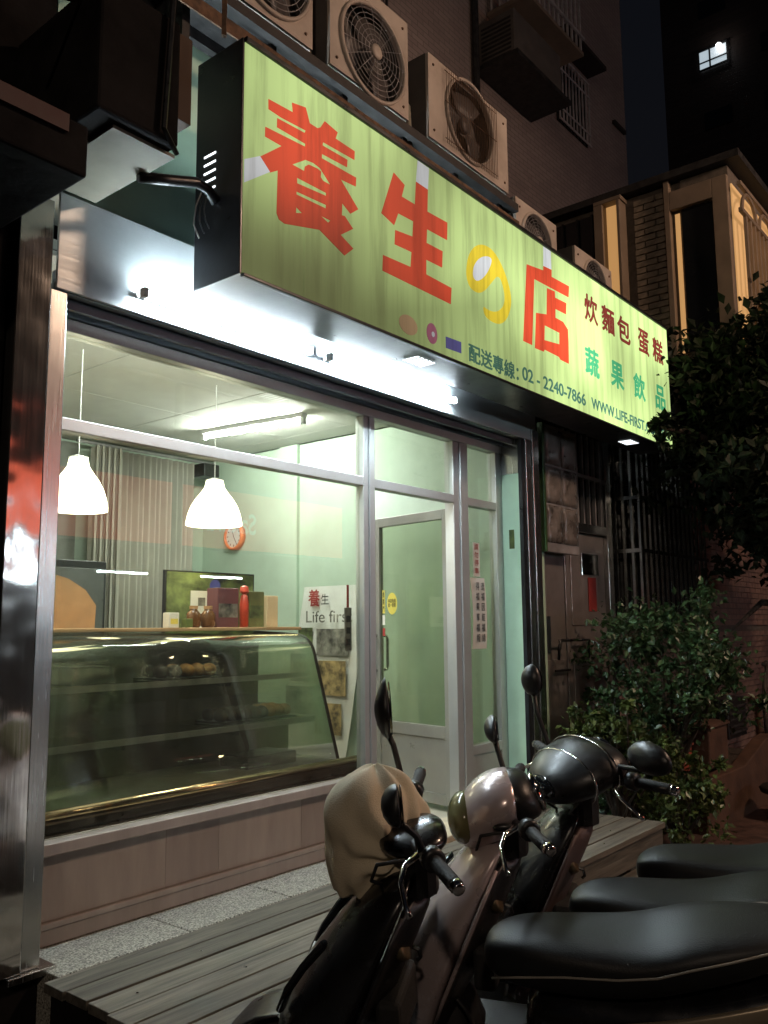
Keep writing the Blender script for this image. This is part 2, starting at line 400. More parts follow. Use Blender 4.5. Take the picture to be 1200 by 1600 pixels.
MT = dict(
    steel=steel('brushed_steel'),
    mirror_steel=steel('polished_steel', (.56,.55,.53), .09, (50,50,1.0), .30, 2.8, .5, .95),
    fascia=steel('fascia_steel', (.60,.65,.66), .42, (1.2,60,60), .05, 1.5, .25, .5),
    alu=steel('aluminium', (.52,.54,.53), .38, (60,60,1), .02, 2, .25, .6),
    door_steel=steel('door_steel', (.46,.42,.40), .30, (50,50,1.0), .30, 3.5, .5, .7),
    door_alu=pm('grey_door_aluminium', (.30,.30,.27), .35, .25, .08, 4, stain=.2),
    dark_steel=steel('dark_steel', (.22,.25,.28), .35, (1,60,60), .05, 2, .3),
    grille=pm('grille_paint', (.34,.33,.33), .45, .3, .2, 8),
    grille_white=pm('white_grille_paint', (.45,.42,.42), .5, 0, .2, 8),
    mint=pm('mint_paint', (.50,.61,.50), .6, 0, .07, 2, .05, 30, stain=.22, stcol=(.25,.33,.26)),
    mint_trim=pm('mint_reveal_paint', (.50,.72,.54), .5, 0, .06, 4, .05, 30, stain=.15, stcol=(.2,.3,.22)),
    white_wall=pm('white_paint', (.68,.69,.64), .65, 0, .05, 3),
    ceiling=pm('ceiling_board', (.62,.62,.58), .75, 0, .05, 4, .06, 60, stain=.15, stcol=(.4,.36,.28)),
    pink=pm('pink_laminate', (.385,.345,.315), .38, 0, .10, 2.5, .04, 90, stretch=(3,3,.5), stain=.3, stcol=(.17,.14,.12), stscale=2),
    pink2=pm('pink_laminate_dark', (.325,.285,.262), .38, 0, .10, 2.5, .04, 90, stretch=(3,3,.5), stain=.25, stcol=(.15,.12,.10), stscale=2),
    granite=pm('granite', (.34,.33,.28), .55, 0, .75, 130, .15, 130, detail=2, stain=.45, stcol=(.13,.13,.10), stscale=3),
    floor_tile=pm('shop_floor_tile', (.45,.42,.34), .35, 0, .12, 4, stain=.3, stcol=(.25,.22,.16)),
    step=pm('step_stone', (.62,.56,.42), .6, 0, .15, 9, .1, 60, stain=.4, stcol=(.3,.25,.17), stscale=5),
    wood=woodmat('weathered_wood', (.165,.150,.120), dark=.5),
    asphalt=pm('asphalt', (.045,.042,.04), .8, 0, .4, 60, .4, 120, stain=.4, stcol=(.02,.02,.02)),
    paving=pm('reddish_paving', (.10,.055,.042), .75, 0, .4, 8, .3, 60, stain=.4),
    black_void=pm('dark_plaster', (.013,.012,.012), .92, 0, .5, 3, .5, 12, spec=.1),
    brown_panel=pm('brown_canopy_panel', (.022,.016,.014), .85, 0, .3, 4, .1, 30, stain=.4),
    cream=pm('cream_board', (.26,.24,.18), .7, 0, .15, 4, .1, 30, stain=.4, stcol=(.2,.17,.11)),
    black_box=pm('black_cabinet_paint', (.018,.02,.024), .35, .2, .3, 6, .04, 50),
    black_plastic=pm('black_plastic', (.014,.014,.015), .36, 0, .25, 30, .06, 220),
    black_gloss=pm('black_gloss_paint', (.008,.008,.009), .26, 0, .3, 9, coat=.25, rvar=.12),
    rubber=pm('rubber', (.02,.02,.02), .75, 0, .2, 30, .2, 150),
    ac=pm('ac_beige_paint', (.50,.43,.36), .5, 0, .12, 4, .05, 40, stain=.45, stcol=(.2,.13,.08), stscale=2.5),
    ac_shaded=pm('ac_shaded_casing', (.10,.09,.08), .6, 0, .2, 5),  # shade of the unlit casing sides is put into this dark colour
    rust=pm('rusty_iron', (.17,.10,.06), .8, .2, .45, 20, .3, 60),
    dark_iron=pm('dark_iron', (.035,.034,.034), .6, .4, .4, 14, .15, 50),
    fan=pm('fan_blade', (.10,.09,.085), .45, 0, .2, 8),
    tile_wall=tiled('pink_grey_wall_tile', (.40,.33,.30), (.33,.27,.25), (.18,.15,.14), .24, .075, stain=.55),
    tower=tiled('tower_brown_tile', (.085,.06,.05), (.07,.05,.042), (.05,.04,.035), .6, .3),
    brick=pm('brown_brick', (.26,.215,.16), .75, 0, .25, 11, .4, 70),
    brick_wall=pm('pink_brick', (.24,.155,.125), .75, 0, .25, 11, .4, 70),
    mortar=pm('mortar', (.13,.11,.09), .9, 0, .2, 20, .2, 80),
    trim=pm('cream_trim', (.215,.165,.12), .6, 0, .12, 5, .08, 40, stain=.3, stcol=(.25,.18,.12)),
    dark_glass=pm('dark_window_glass', (.012,.014,.016), .06, 0, .1, 4, rvar=.02),
    warm_pane=glow('lit_curtain_pane', (1, .52, .18), 0.45, (.5,.4,.25)),
    cool_pane=glow('lit_room_pane', (.75, .9, 1), .55, (.5,.5,.5)),
    tube=glow('fluorescent_tube', (.78, .92, 1.0), 240),
    tube_in=glow('neutral_white_tube', (.95, 1.0, .96), 370),
    white_plastic=pm('white_plastic', (.7,.7,.68), .4, 0, .06, 6),
    shade=None,
    glass=glass('shop_glass', (.86,.88,.83), .03),
    door_glass=glass('door_glass', (.76,.80,.70), .05, (.42,.45,.36)),
    case_glass=glass('case_glass', (.88,.89,.83), .008),
    jar_glass=glass('jar_glass', (.85,.8,.7), .03),
    case_dark=pm('case_bronze', (.030,.026,.021), .35, .5, .2, 8),
    case_back=pm('case_interior', (.085,.072,.055), .45, .2, .2, 5),
    brass=steel('brass_rail', (.62,.46,.28), .2, (1,60,60), .05, 2, .2),
    curtain=pm('curtain_cloth', (.42,.40,.34), .85, 0, .08, 5),
    paper=pm('paper', (.70,.70,.66), .7, 0, .06, 5),
    ink=pm('black_ink', (.02,.02,.02), .7, 0, .1, 5),
    red_ink=pm('red_ink', (.32,.035,.03), .7, 0, .1, 5),
    yellow=pm('yellow_sticker', (.72,.62,.12), .5, 0, .06, 5),
    orange=pm('orange_plastic', (.75,.22,.08), .4, 0, .06, 5),
    cardboard=pm('tan_board', (.50,.29,.14), .7, 0, .15, 5),
    green_print=pm('green_photo_print', (.13,.17,.06), .5, 0, .75, 6, stretch=(1,1,1.4), detail=3),
    grey_print=pm('grey_photo_print', (.22,.21,.18), .5, 0, .7, 9, detail=3),
    bread_print=pm('bread_photo_print', (.30,.22,.10), .5, 0, .7, 12, detail=3),
    bread=pm('bread_crust', (.36,.17,.05), .6, 0, .4, 22, .2, 60),
    dark_bread=pm('dark_bread', (.05,.03,.02), .6, 0, .4, 22, .2, 60),
    jar=pm('honey_jar', (.14,.06,.02), .25, 0, .3, 10),
    maroon=pm('maroon_carton', (.15,.05,.055), .5, 0, .1, 5),
    red=pm('red_wrap', (.55,.06,.03), .4, 0, .15, 8),
    olive=pm('olive_carton', (.16,.17,.06), .5, 0, .3, 7),
    cream_box=pm('cream_carton', (.75,.58,.36), .55, 0, .06, 5),
    terracotta=pm('terracotta_planter', (.10,.052,.032), .8, 0, .3, 5, .25, 40, stain=.4),
    red_plastic=pm('red_plastic_crate', (.34,.07,.035), .5, 0, .15, 6),
    bark=pm('bark', (.075,.058,.045), .9, 0, .5, 7, .8, 25, stretch=(3,3,.8)),
    leaf=leafmat('shrub_leaf', (.035,.085,.035)),
    leaf2=leafmat('bright_shrub_leaf', (.075,.12,.035)),
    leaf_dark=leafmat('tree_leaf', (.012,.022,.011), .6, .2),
    vinyl=pm('black_seat_vinyl', (.010,.011,.0115), .46, 0, .2, 4, .12, 260, rvar=.06, spec=.38),
    piping=pm('grey_piping', (.30,.28,.24), .6, 0, .1, 20),
    silver_pink=pm('pink_silver_paint', (.54,.45,.45), .28, .3, .05, 4, coat=.5, rvar=.05),
    maroon_paint=pm('maroon_brown_plastic', (.10,.065,.06), .5, 0, .1, 4, .05, 120),
    champagne=pm('champagne_paint', (.40,.33,.23), .3, .6, .05, 4, coat=.5, rvar=.05),
    chrome=pm('chrome', (.75,.75,.75), .1, 1, .05, 4, rvar=.03),
    amber=pm('amber_lens', (.30,.10,.02), .2, 0, .1, 10),
    cloth=pm('tan_cloth', (.66,.58,.42), .9, 0, .10, 5, .3, 260, stain=.2, stcol=(.28,.2,.1)),
    smoke=pm('smoked_lens', (.16,.15,.07), .15, 0, .1, 5),
    gold_key=pm('brass_key_cover', (.16,.13,.08), .35, .7, .2, 20),
)
# ================================================================== the setting
struct('road', MB().add([(-60,-60,0),(80,-60,0),(80,80,0),(-60,80,0)], [(0,1,2,3)]), MT['asphalt'])
struct('pavement', MB().box(5.6, 16, -1.2, 3.25, -.05, .015), MT['paving'])
struct('shop_floor', MB().box(1.74, 5.2, 3.24, 6.5, .1, .36), MT['floor_tile'])

# --- deck: upper boards and one lower step of boards
def planks(root, x0, x1, ys, top, th, wob=0.02, skip=0):
    for i in range(len(ys)-1):
        a, b = ys[i]+.005, ys[i+1]-.005
        dx = rnd.uniform(-wob, wob); dz = rnd.uniform(-.003, .002)
        m = MB().box(x0+dx, x1+rnd.uniform(-wob, wob), a, b, top-th+dz, top+dz)
        o = m.build('plank', MT['wood'], root, bevel=.0025)
deck = thing('wooden_deck', 'weathered grey wooden deck of long boards in front of the shop window', 'deck', (3.4, 2.5, 0))
planks(deck, 1.69, 5.32, [2.13, 2.255, 2.385, 2.51, 2.64, 2.77, 2.898], .35, .032)
for k in range(10):
    xx = 1.78+k*.38
    MB().box(xx, xx+.05, 2.17, 2.88, .10, .316).build('joist', MT['wood'], deck)
MB().box(1.72, 5.30, 2.145, 2.165, .18, .312).build('riser_board', MT['wood'], deck)
MB().box(1.70, 1.72, 2.17, 2.88, .02, .312).build('end_board', MT['black_void'], deck)
for (xx, yy) in ((1.83, 2.57), (2.2, 2.45), (2.2, 2.7), (2.6, 2.33), (3.1, 2.45), (3.5, 2.7), (4.9, 2.3), (4.6, 2.2)):
    MB().lathe([(.006, 0), (.006, .002), (.003, .004)], (xx, yy, .349), 8).build('screw', MT['chrome'], deck)
low = thing('deck_step', 'lower wooden step of two boards below the deck riser', 'step', (4.4, 2.0, 0))
planks(low, 3.35, 5.45, [1.84, 1.985, 2.14], .172, .035)
for k in range(4):
    xx = 3.5+k*.6
    MB().box(xx, xx+.06, 1.87, 2.12, 0, .134).build('joist', MT['wood'], low)

# --- granite kerb strip under the window
kerb = thing('granite_kerb', 'speckled granite slabs between the deck boards and the shop wall', 'kerb', (3.4, 3.05, 0))
gx = [1.735, 2.313, 2.875, 3.44, 3.86]
for i in range(4):
    MB().box(gx[i]+.003, gx[i+1]-.003, 2.905, 3.215, .02, .350+rnd.uniform(-.002, .002)).build('slab', MT['granite'], kerb, bevel=.005)
MB().box(4.80, 5.20, 2.905, 3.19, .02, .349).build('slab', MT['granite'], kerb, bevel=.005)
solo('door_step', MB().box(3.865, 4.79, 2.93, 3.235, .02, .371), MT['step'], 'pale cream stone slab on the threshold under the open glass door', 'door step', (4.3, 3.05, 0), bevel=.008)

# --- interior shell
struct('wall_right', MB().box(5.225, 5.4, 3.27, 5.2, .1, 3.13).box(5.19, 5.4, 5.2, 5.42, .1, 3.13).box(5.225, 5.4, 5.42, 6.5, .1, 3.13), MT['mint'])
struct('wall_left', MB().box(1.60, 1.735, 3.27, 6.5, .1, 3.13), MT['white_wall'])
struct('wall_back', MB().box(1.60, 5.4, 6.5, 6.62, .1, 3.13), MT['mint'])
ceil = struct('ceiling', MB().box(1.60, 5.4, 3.27, 6.62, 3.155, 3.2), MT['white_wall'])
xs = [1.74, 2.80, 3.87, 4.94, 5.19]; ys = [3.27, 4.18, 5.09, 6.0, 6.49]
for i in range(4):
    for j in range(4):
        MB().box(xs[i]+.003, xs[i+1]-.003, ys[j]+.003, ys[j+1]-.003, 3.13, 3.152).build('ceiling_panel', MT['ceiling'], ceil, bevel=.003)

# --- shop front: pillars, fascia, soffit
lp = thing('steel_pillar', 'polished stainless steel clad pillar at the dark end of the shop front', 'pillar', (1.6, 3.05, 0))
MB().box(1.515, 1.652, 3.0, 3.26, .36, 3.22).build('cladding', MT['mirror_steel'], lp, bevel=.004)
MB().box(1.656, 1.728, 3.012, 3.26, .36, 2.868).build('shutter_guide', MT['steel'], lp, bevel=.003)
MB().box(1.60, 1.78, 2.985, 3.19, .335, .358).build('foot_plate', MT['steel'], lp, bevel=.002)
MB().box(1.52, 1.73, 3.03, 3.24, .0, .333).build('plinth', MT['black_void'], lp)

rp = thing('reveal_pillar', 'pillar with mint green painted reveal and steel shutter guides beside the neighbouring door', 'pillar', (5.36, 3.1, 0))
MB().box(5.226, 5.56, 3.035, 3.26, .02, 2.868).build('core', MT['mint_trim'], rp)
MB().box(5.222, 5.268, 3.005, 3.034, .36, 2.868).build('black_edge', MT['black_box'], rp)
MB().box(5.272, 5.345, 2.995, 3.034, .36, 2.868).build('shutter_guide', MT['steel'], rp, bevel=.004)
MB().box(5.352, 5.44, 2.985, 3.034, .36, 2.95).build('shutter_guide', MT['steel'], rp, bevel=.004)
MB().box(5.2225, 5.2255, 3.082, 3.122, 2.088, 2.222).build('switch_plate', MT['leaf2'], rp)
MB().box(5.2215, 5.2255, 3.036, 3.19, 2.62, 2.868).build('steel_patch', MT['steel'], rp)

fa = thing('steel_fascia', 'stainless steel shutter box fascia above the shop window under the green sign', 'fascia', (3.5, 3.05, 2.87))
MB().box(1.672, 3.55, 2.998, 3.012, 2.872, 3.27).build('sheet', MT['fascia'], fa, bevel=.003)
MB().box(3.553, 5.43, 2.998, 3.012, 2.872, 3.27).build('sheet', MT['fascia'], fa, bevel=.003)
MB().box(1.672, 5.43, 3.014, 3.27, 3.262, 3.272).build('top_flashing', MT['fascia'], fa)
MB().box(1.672, 5.43, 3.015, 3.05, 2.868, 2.90).build('lip', MT['dark_steel'], fa, bevel=.003)
MB().box(1.735, 5.222, 3.05, 3.15, 2.875, 3.0).build('shutter_roll', MT['dark_steel'], fa)
MB().box(1.735, 5.222, 3.075, 3.098, 2.83, 2.874).build('shutter_slat', MT['dark_steel'], fa, bevel=.004)
MB().box(1.735, 5.222, 3.152, 3.268, 2.83, 2.87).build('soffit', MT['dark_steel'], fa, bevel=.004)

# --- first floor slab and wall above the fascia
struct('upper_wall', MB().box(1.66, 7.58, 3.06, 3.2, 3.274, 4.30), MT['mint_trim'])
struct('canopy_roof', MB().box(1.2, 7.58, 3.02, 7.0, 4.302, 4.40), MT['dark_iron'])

# --- glazed shop front
sf = thing('glazed_shopfront', 'aluminium framed shop window and doorway with the glass door standing open', 'shop front', (3.5, 3.2, .36))
def bar(x0, x1, z0, z1, y0=3.172, y1=3.235, mat='alu', nm='frame_bar', par=None):
    return MB().box(x0, x1, y0, y1, z0, z1).build(nm, MT[mat], par or sf, bevel=.003)
bar(1.735, 5.222, 2.775, 2.828, 3.165, 3.245, nm='head_rail')
bar(1.735, 1.80, .74, 2.773, nm='jamb')
bar(1.802, 3.705, 2.358, 2.412, nm='transom')
bar(3.707, 3.748, .74, 2.773, nm='mullion'); bar(3.752, 3.80, .372, 2.773, 3.165, 3.24, nm='mullion')
bar(3.802, 4.622, 2.358, 2.412, nm='transom')
bar(4.624, 4.690, .372, 2.773, 3.178, 3.25, nm='mullion'); bar(4.694, 4.782, .372, 2.773, 3.168, 3.24, nm='mullion')
bar(4.784, 5.140, 2.358, 2.412, nm='transom')
bar(5.142, 5.222, .372, 2.773, nm='jamb')
bar(4.784, 5.140, .72, .78, nm='lock_rail'); bar(4.784, 5.140, .372, .44, nm='bottom_rail')
MB().box(4.784, 5.140, 3.19, 3.21, .442, .718).build('kick_panel', MT['alu'], sf)
def pane(x0, x1, z0, z1, y=3.205):
    return MB().box(x0, x1, y, y+.008, z0, z1).build('pane', MT['glass'], sf)
pane(1.80, 3.707, 2.412, 2.775); pane(1.80, 3.707, .742, 2.358)
pane(3.80, 4.624, 2.412, 2.775); pane(4.782, 5.142, 2.412, 2.775); pane(4.782, 5.142, .78, 2.358)
# the open door leaf, hinged on the mullion and swung in past square
door = bpy.data.objects.new('door', None); COL.objects.link(door); door.parent = sf
door.location = (4.70-3.5, 3.262-3.2, 0)
door.rotation_euler = (0, 0, R(80.5))
W = .77
def dpart(nm, x0, x1, z0, z1, mat='door_alu', y0=-.02, y1=.02, bev=.003):
    return MB().box(x0, x1, y0, y1, z0-.36, z1-.36).build(nm, MT[mat], door, bevel=bev, local=True)
dpart('stile', 0, .062, .40, 2.335); dpart('stile', W-.062, W, .40, 2.335)
dpart('top_rail', .0625, W-.0625, 2.27, 2.335); dpart('lock_rail', .0625, W-.0625, .82, .90); dpart('bottom_rail', .0625, W-.0625, .40, .47)
dpart('kick_panel', .0625, W-.0625, .471, .819, 'door_alu', -.012, .012, 0)
dpart('pane', .0625, W-.0625, .90, 2.27, 'door_glass', -.004, .004, 0)
for hz in (.62, 1.35, 2.18):
    MB().lathe([(.011, hz-.41), (.011, hz-.31)], (-.012, .022, 0), 10).build('hinge', MT['steel'], door, local=True)
for sy in (-1, 1):
    MB().tube([(W-.03, sy*.02, 1.24-.36), (W-.03, sy*.075, 1.245-.36), (W-.03, sy*.085, 1.27-.36), (W-.03, sy*.085, 1.46-.36), (W-.03, sy*.075, 1.485-.36), (W-.03, sy*.02, 1.49-.36)], .012, 10).build('pull_handle', MT['chrome'], door, local=True, smooth=True)
# stickers on the side of the leaf that looks at the street side wall (local +y)
def dsticker(nm, mat, x, z, w, h, round_=False):
    m = MB()
    if round_:
        m.lathe([(1, 0), (1, .0015)], (0, 0, 0), 28, None)
        m.v = [(x+a*w/2, .0055+c, z-.36+b*h/2) for a, b, c in m.v]
    else:
        m.box(x-w/2, x+w/2, .0055, .007, z-.36-h/2, z-.36+h/2)
    return m.build(nm, MT[mat], door, local=True)
dsticker('round_sticker', 'yellow', .585, 1.715, .105, .155, True)
dsticker('sticker', 'yellow', .675, 1.73, .026, .165); dsticker('sticker', 'paper', .675, 1.60, .026, .07); dsticker('sticker', 'red_ink', .675, 1.515, .026, .055)
DOORSIDE = Matrix(((-1,0,0,0),(0,0,1,0),(0,1,0,0),(0,0,0,1)))
flat(fit(text_mesh('sticker_print', '本店免用\n統一發票', .01), -.04, .04, -.03, .03), 'sticker_print', MT['ink'], door, DOORSIDE, (.585, .0078, 1.72-.36))
flat(fit(text_mesh('sticker_print', '推開門', .01, 0, True), -.009, .009, -.07, .07), 'sticker_print', MT['ink'], door, DOORSIDE, (.675, .0078, 1.73-.36))

# --- low wall below the window
lw = thing('low_wall', 'pinkish laminate low wall with projecting sill below the shop window', 'wall', (2.77, 3.2, .35))
px_ = [1.74, 2.41, 2.706, 3.243, 3.80]
for i in range(4):
    MB().box(px_[i]+.0006, px_[i+1]-.0006, 3.207, 3.25, .44, .69).build('panel', MT['pink' if i % 2 == 0 else 'pink2'], lw, bevel=.0012)
MB().box(1.74, 3.802, 3.155, 3.25, .692, .738).build('sill', MT['pink'], lw, bevel=.004)
MB().box(1.74, 3.80, 3.19, 3.25, .414, .438).build('base_rail', MT['pink'], lw, bevel=.003)
MB().box(1.74, 3.80, 3.198, 3.25, .352, .412).build('skirting', MT['pink2'], lw, bevel=.002)

# --- paper notices on the sidelight
nt1 = thing('parking_notice', 'narrow white strip with red vertical characters taped to the sidelight glass', 'notice', (4.914, 3.2, 1.89))
MB().box(4.878, 4.955, 3.2000, 3.2035, 1.885, 2.115).build('sheet', MT['paper'], nt1)
flat(fit(text_mesh('print', '請勿停車', .01, 0, True), -.024, .024, .012, .218), 'print', MT['red_ink'], nt1, FACING_STREET, (0, -.001, 0))
nt2 = thing('verse_notice', 'long white sheet with black brush characters taped to the sidelight glass', 'notice', (4.905, 3.2, 1.40))
ring = []
m = MB()
for i in range(9):
    t = i/8; z = 1.40+t*.475
    xo = -.010*math.sin(t*3.1); yo = -.006*math.sin(t*math.pi)-.004
    ring.append([(4.825-xo+.01*(1-t), 3.199+yo-.010*(t*(1-t)), z), (4.99-xo+.01*(1-t), 3.194+yo, z), (4.99-xo+.01*(1-t), 3.196+yo, z), (4.825-xo+.01*(1-t), 3.201+yo-.010*(t*(1-t)), z)])
m.loft(ring); m.build('sheet', MT['paper'], nt2)
flat(fit(text_mesh('print', '造福因結福緣', .012, 0, True), .018, .060, .03, .43), 'print', MT['ink'], nt2, FACING_STREET, (0.01, -.020, 0.015))
flat(fit(text_mesh('print', '得福果享福報', .012, 0, True), -.046, -.004, .03, .43), 'print', MT['ink'], nt2, FACING_STREET, (0.01, -.020, 0.015))

# ================================================================== the sign
SX, SY, SZ, SW, SH = 2.18, 2.5, 2.955, 4.60, 1.02
sg = thing('shop_sign', 'long green backlit shop sign with big red characters above the shop window', 'sign', (SX, SY, SZ))

def signmat(name, col, strength=0.93):
    """backlit vinyl: uneven backlight painted into the emission, dirt running down the face"""
    m, nt, b, N, L = nodes(name)
    tc = N.new('ShaderNodeTexCoord'); sp = N.new('ShaderNodeSeparateXYZ'); L.new(tc.outputs['Object'], sp.inputs[0])
    def mul(a, bb):
        q = N.new('ShaderNodeMath'); q.operation = 'MULTIPLY'; L.new(a, q.inputs[0]); L.new(bb, q.inputs[1]); return q.outputs[0]
    def rng(src, a, bb, c, d, smooth=True):
        q = N.new('ShaderNodeMapRange'); q.interpolation_type = 'SMOOTHSTEP' if smooth else 'LINEAR'
        for i, v in enumerate((a, bb, c, d)): q.inputs[i+1].default_value = v
        L.new(src, q.inputs[0]); return q.outputs[0]
    n1 = N.new('ShaderNodeTexNoise'); n1.inputs['Scale'].default_value = 1.05; n1.inputs['Detail'].default_value = 1
    L.new(tc.outputs['Object'], n1.inputs[0])
    low = rng(n1.outputs[0], .32, .68, .66, 1.38)
    mp = N.new('ShaderNodeMapping'); mp.inputs['Scale'].default_value = (8, 1, .5); L.new(tc.outputs['Object'], mp.inputs[0])
    n2 = N.new('ShaderNodeTexNoise'); n2.inputs['Scale'].default_value = 1.5; n2.inputs['Detail'].default_value = 6; n2.inputs['Roughness'].default_value = .65; L.new(mp.outputs[0], n2.inputs[0])
    streak = rng(n2.outputs[0], .30, .58, .66, 1.05)
    # backlight painted dimmer along the bottom at the low-x end
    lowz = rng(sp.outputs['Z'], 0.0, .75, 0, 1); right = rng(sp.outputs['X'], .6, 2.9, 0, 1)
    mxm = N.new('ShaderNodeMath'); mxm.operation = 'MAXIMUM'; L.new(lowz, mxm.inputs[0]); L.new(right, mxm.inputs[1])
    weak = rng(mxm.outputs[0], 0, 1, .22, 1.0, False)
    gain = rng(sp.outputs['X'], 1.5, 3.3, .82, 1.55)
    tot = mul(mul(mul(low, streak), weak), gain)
    st = N.new('ShaderNodeMath'); st.operation = 'MULTIPLY'; st.inputs[1].default_value = strength; L.new(tot, st.inputs[0])
    b.inputs['Base Color'].default_value = (*[c*.15 for c in col], 1)
    b.inputs['Roughness'].default_value = .55; b.inputs['Specular IOR Level'].default_value = .25
    b.inputs['Emission Color'].default_value = (*col, 1)
    L.new(st.outputs[0], b.inputs['Emission Strength'])
    return m
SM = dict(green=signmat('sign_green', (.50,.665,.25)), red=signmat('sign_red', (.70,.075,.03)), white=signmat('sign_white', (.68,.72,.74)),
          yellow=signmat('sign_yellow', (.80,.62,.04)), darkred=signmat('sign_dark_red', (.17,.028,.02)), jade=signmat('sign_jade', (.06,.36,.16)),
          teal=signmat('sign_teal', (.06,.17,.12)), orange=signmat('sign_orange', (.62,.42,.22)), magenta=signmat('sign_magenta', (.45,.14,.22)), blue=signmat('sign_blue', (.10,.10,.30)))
MB().box(SX, SX+SW, 2.512, 2.79, SZ, SZ+.012).box(SX, SX+SW, 2.512, 2.79, SZ+SH-.012, SZ+SH).box(SX, SX+SW, 2.775, 2.789, SZ+.013, SZ+SH-.013).build('cabinet', MT['black_box'], sg)
MB().box(SX-.014, SX-.001, 2.50, 2.79, SZ-.002, SZ+SH+.004).build('end_panel', MT['black_box'], sg, bevel=.003)
MB().box(SX+SW+.001, SX+SW+.014, 2.50, 2.79, SZ-.002, SZ+SH+.004).build('end_panel', MT['black_box'], sg, bevel=.003)
MB().box(SX, SX+SW, 2.488, 2.511, SZ+SH-.012, SZ+SH+.012).build('rim', MT['black_box'], sg, bevel=.003)
MB().box(SX, SX+SW, 2.488, 2.511, SZ-.012, SZ+.003).build('rim', MT['black_box'], sg, bevel=.003)
for k in range(5):
    z = SZ+.36+k*.038+.06
    MB().obox((SX-.0155, 2.695, z), (.002, .075, .008), Matrix.Rotation(R(0), 3, 'X')).build('vent_slot', glow('vent_light', (.9,.97,1), 2.2) if k == 0 else bpy.data.materials['vent_light'], sg)
for k in range(5):
    for sx in (1.3, 4.0):
        MB().box(SX+sx+k*.035, SX+sx+k*.035+.014, 2.60, 2.70, SZ-.003, SZ-.001).build('vent_slot', bpy.data.materials['vent_light'], sg)
seams = [0, .351, 1.451, 2.085, 3.342, SW]
for i in range(5):
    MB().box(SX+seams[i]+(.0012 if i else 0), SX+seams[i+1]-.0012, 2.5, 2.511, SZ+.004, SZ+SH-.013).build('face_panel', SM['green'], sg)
YANG = [(0.132,0.818),(0.277,0.828),(0.271,0.871),(0.356,0.89),(0.382,0.827),(0.431,0.827),(0.452,0.841),(0.479,0.884),(0.567,0.87),(0.552,0.833),(0.686,0.83),(0.684,0.786),(0.468,0.777),(0.465,0.759),(0.634,0.764),(0.631,0.726),(0.461,0.717),(0.46,0.695),(0.696,0.701),(0.693,0.656),(0.587,0.647),(0.71,0.548),(0.655,0.505),(0.597,0.535),(0.594,0.474),(0.614,0.478),(0.673,0.437),(0.586,0.376),(0.674,0.34),(0.613,0.286),(0.446,0.349),(0.231,0.297),(0.199,0.304),(0.185,0.327),(0.19,0.52),(0.146,0.492),(0.088,0.538),(0.211,0.641),(0.115,0.64),(0.116,0.684),(0.353,0.702),(0.355,0.717),(0.183,0.714),(0.184,0.756),(0.35,0.766),(0.357,0.781),(0.208,0.77),(0.133,0.773)]
YH = [[(0.275,0.584),(0.357,0.642),(0.406,0.649),(0.449,0.643),(0.519,0.591),(0.468,0.59),(0.453,0.602),(0.456,0.629),(0.432,0.633),(0.376,0.628),(0.353,0.609),(0.348,0.585)],
      [(0.304,0.536),(0.489,0.541),(0.489,0.526),(0.305,0.51)], [(0.301,0.471),(0.489,0.483),(0.487,0.465),(0.301,0.457)], [(0.3,0.399),(0.337,0.385),(0.298,0.371)], [(0.453,0.418),(0.518,0.42),(0.502,0.403)]]
SHENG = [(0.983,0.85),(1.071,0.82),(1.046,0.748),(1.157,0.749),(1.169,0.879),(1.271,0.877),(1.264,0.752),(1.446,0.759),(1.44,0.658),(1.258,0.653),(1.252,0.575),(1.396,0.579),(1.389,0.486),(1.247,0.482),(1.245,0.401),(1.473,0.398),(1.463,0.305),(0.888,0.304),(0.893,0.385),(1.113,0.397),(1.123,0.48),(0.985,0.473),(0.991,0.549),(1.133,0.566),(1.141,0.652),(1.016,0.647),(0.982,0.572),(0.883,0.597)]
NO = [(1.621,0.555),(1.648,0.648),(1.716,0.724),(1.801,0.764),(1.904,0.766),(1.989,0.717),(2.057,0.64),(2.098,0.553),(2.094,0.472),(2.044,0.384),(1.97,0.331),(1.883,0.32),(1.799,0.334),(1.785,0.391),(1.818,0.382),(1.885,0.383),(1.956,0.408),(2.021,0.466),(2.026,0.551),(1.968,0.64),(1.876,0.553),(1.805,0.483),(1.737,0.448),(1.657,0.455),(1.624,0.5)]
NOW = [(1.685,0.558),(1.703,0.611),(1.772,0.677),(1.858,0.711),(1.897,0.7),(1.854,0.623),(1.792,0.555),(1.724,0.514),(1.689,0.526)]
DIAN1 = [(2.299,0.809),(2.511,0.839),(2.515,0.87),(2.621,0.879),(2.618,0.831),(2.86,0.842),(2.847,0.762),(2.388,0.743),(2.334,0.301),(2.228,0.3)]
DIAN2 = [(2.552,0.734),(2.655,0.743),(2.656,0.702),(2.811,0.71),(2.801,0.631),(2.655,0.626),(2.65,0.565),(2.755,0.566),(2.82,0.531),(2.822,0.444),(2.815,0.297),(2.702,0.297),(2.681,0.311),(2.491,0.312),(2.48,0.296),(2.369,0.291),(2.398,0.525),(2.535,0.554)]
DH = [(2.503,0.474),(2.7,0.477),(2.694,0.398),(2.492,0.374)]
def smooth_loop(p, k=2):
    for _ in range(k):
        q = []
        for i in range(len(p)):
            a, b = p[i], p[(i+1) % len(p)]
            q += [(a[0]*.75+b[0]*.25, a[1]*.75+b[1]*.25), (a[0]*.25+b[0]*.75, a[1]*.25+b[1]*.75)]
        p = q
    return p
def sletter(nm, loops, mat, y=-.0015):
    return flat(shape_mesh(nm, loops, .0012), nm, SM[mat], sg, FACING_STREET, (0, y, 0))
sletter('big_character', [YANG]+YH, 'red'); sletter('big_character', [SHENG], 'red')
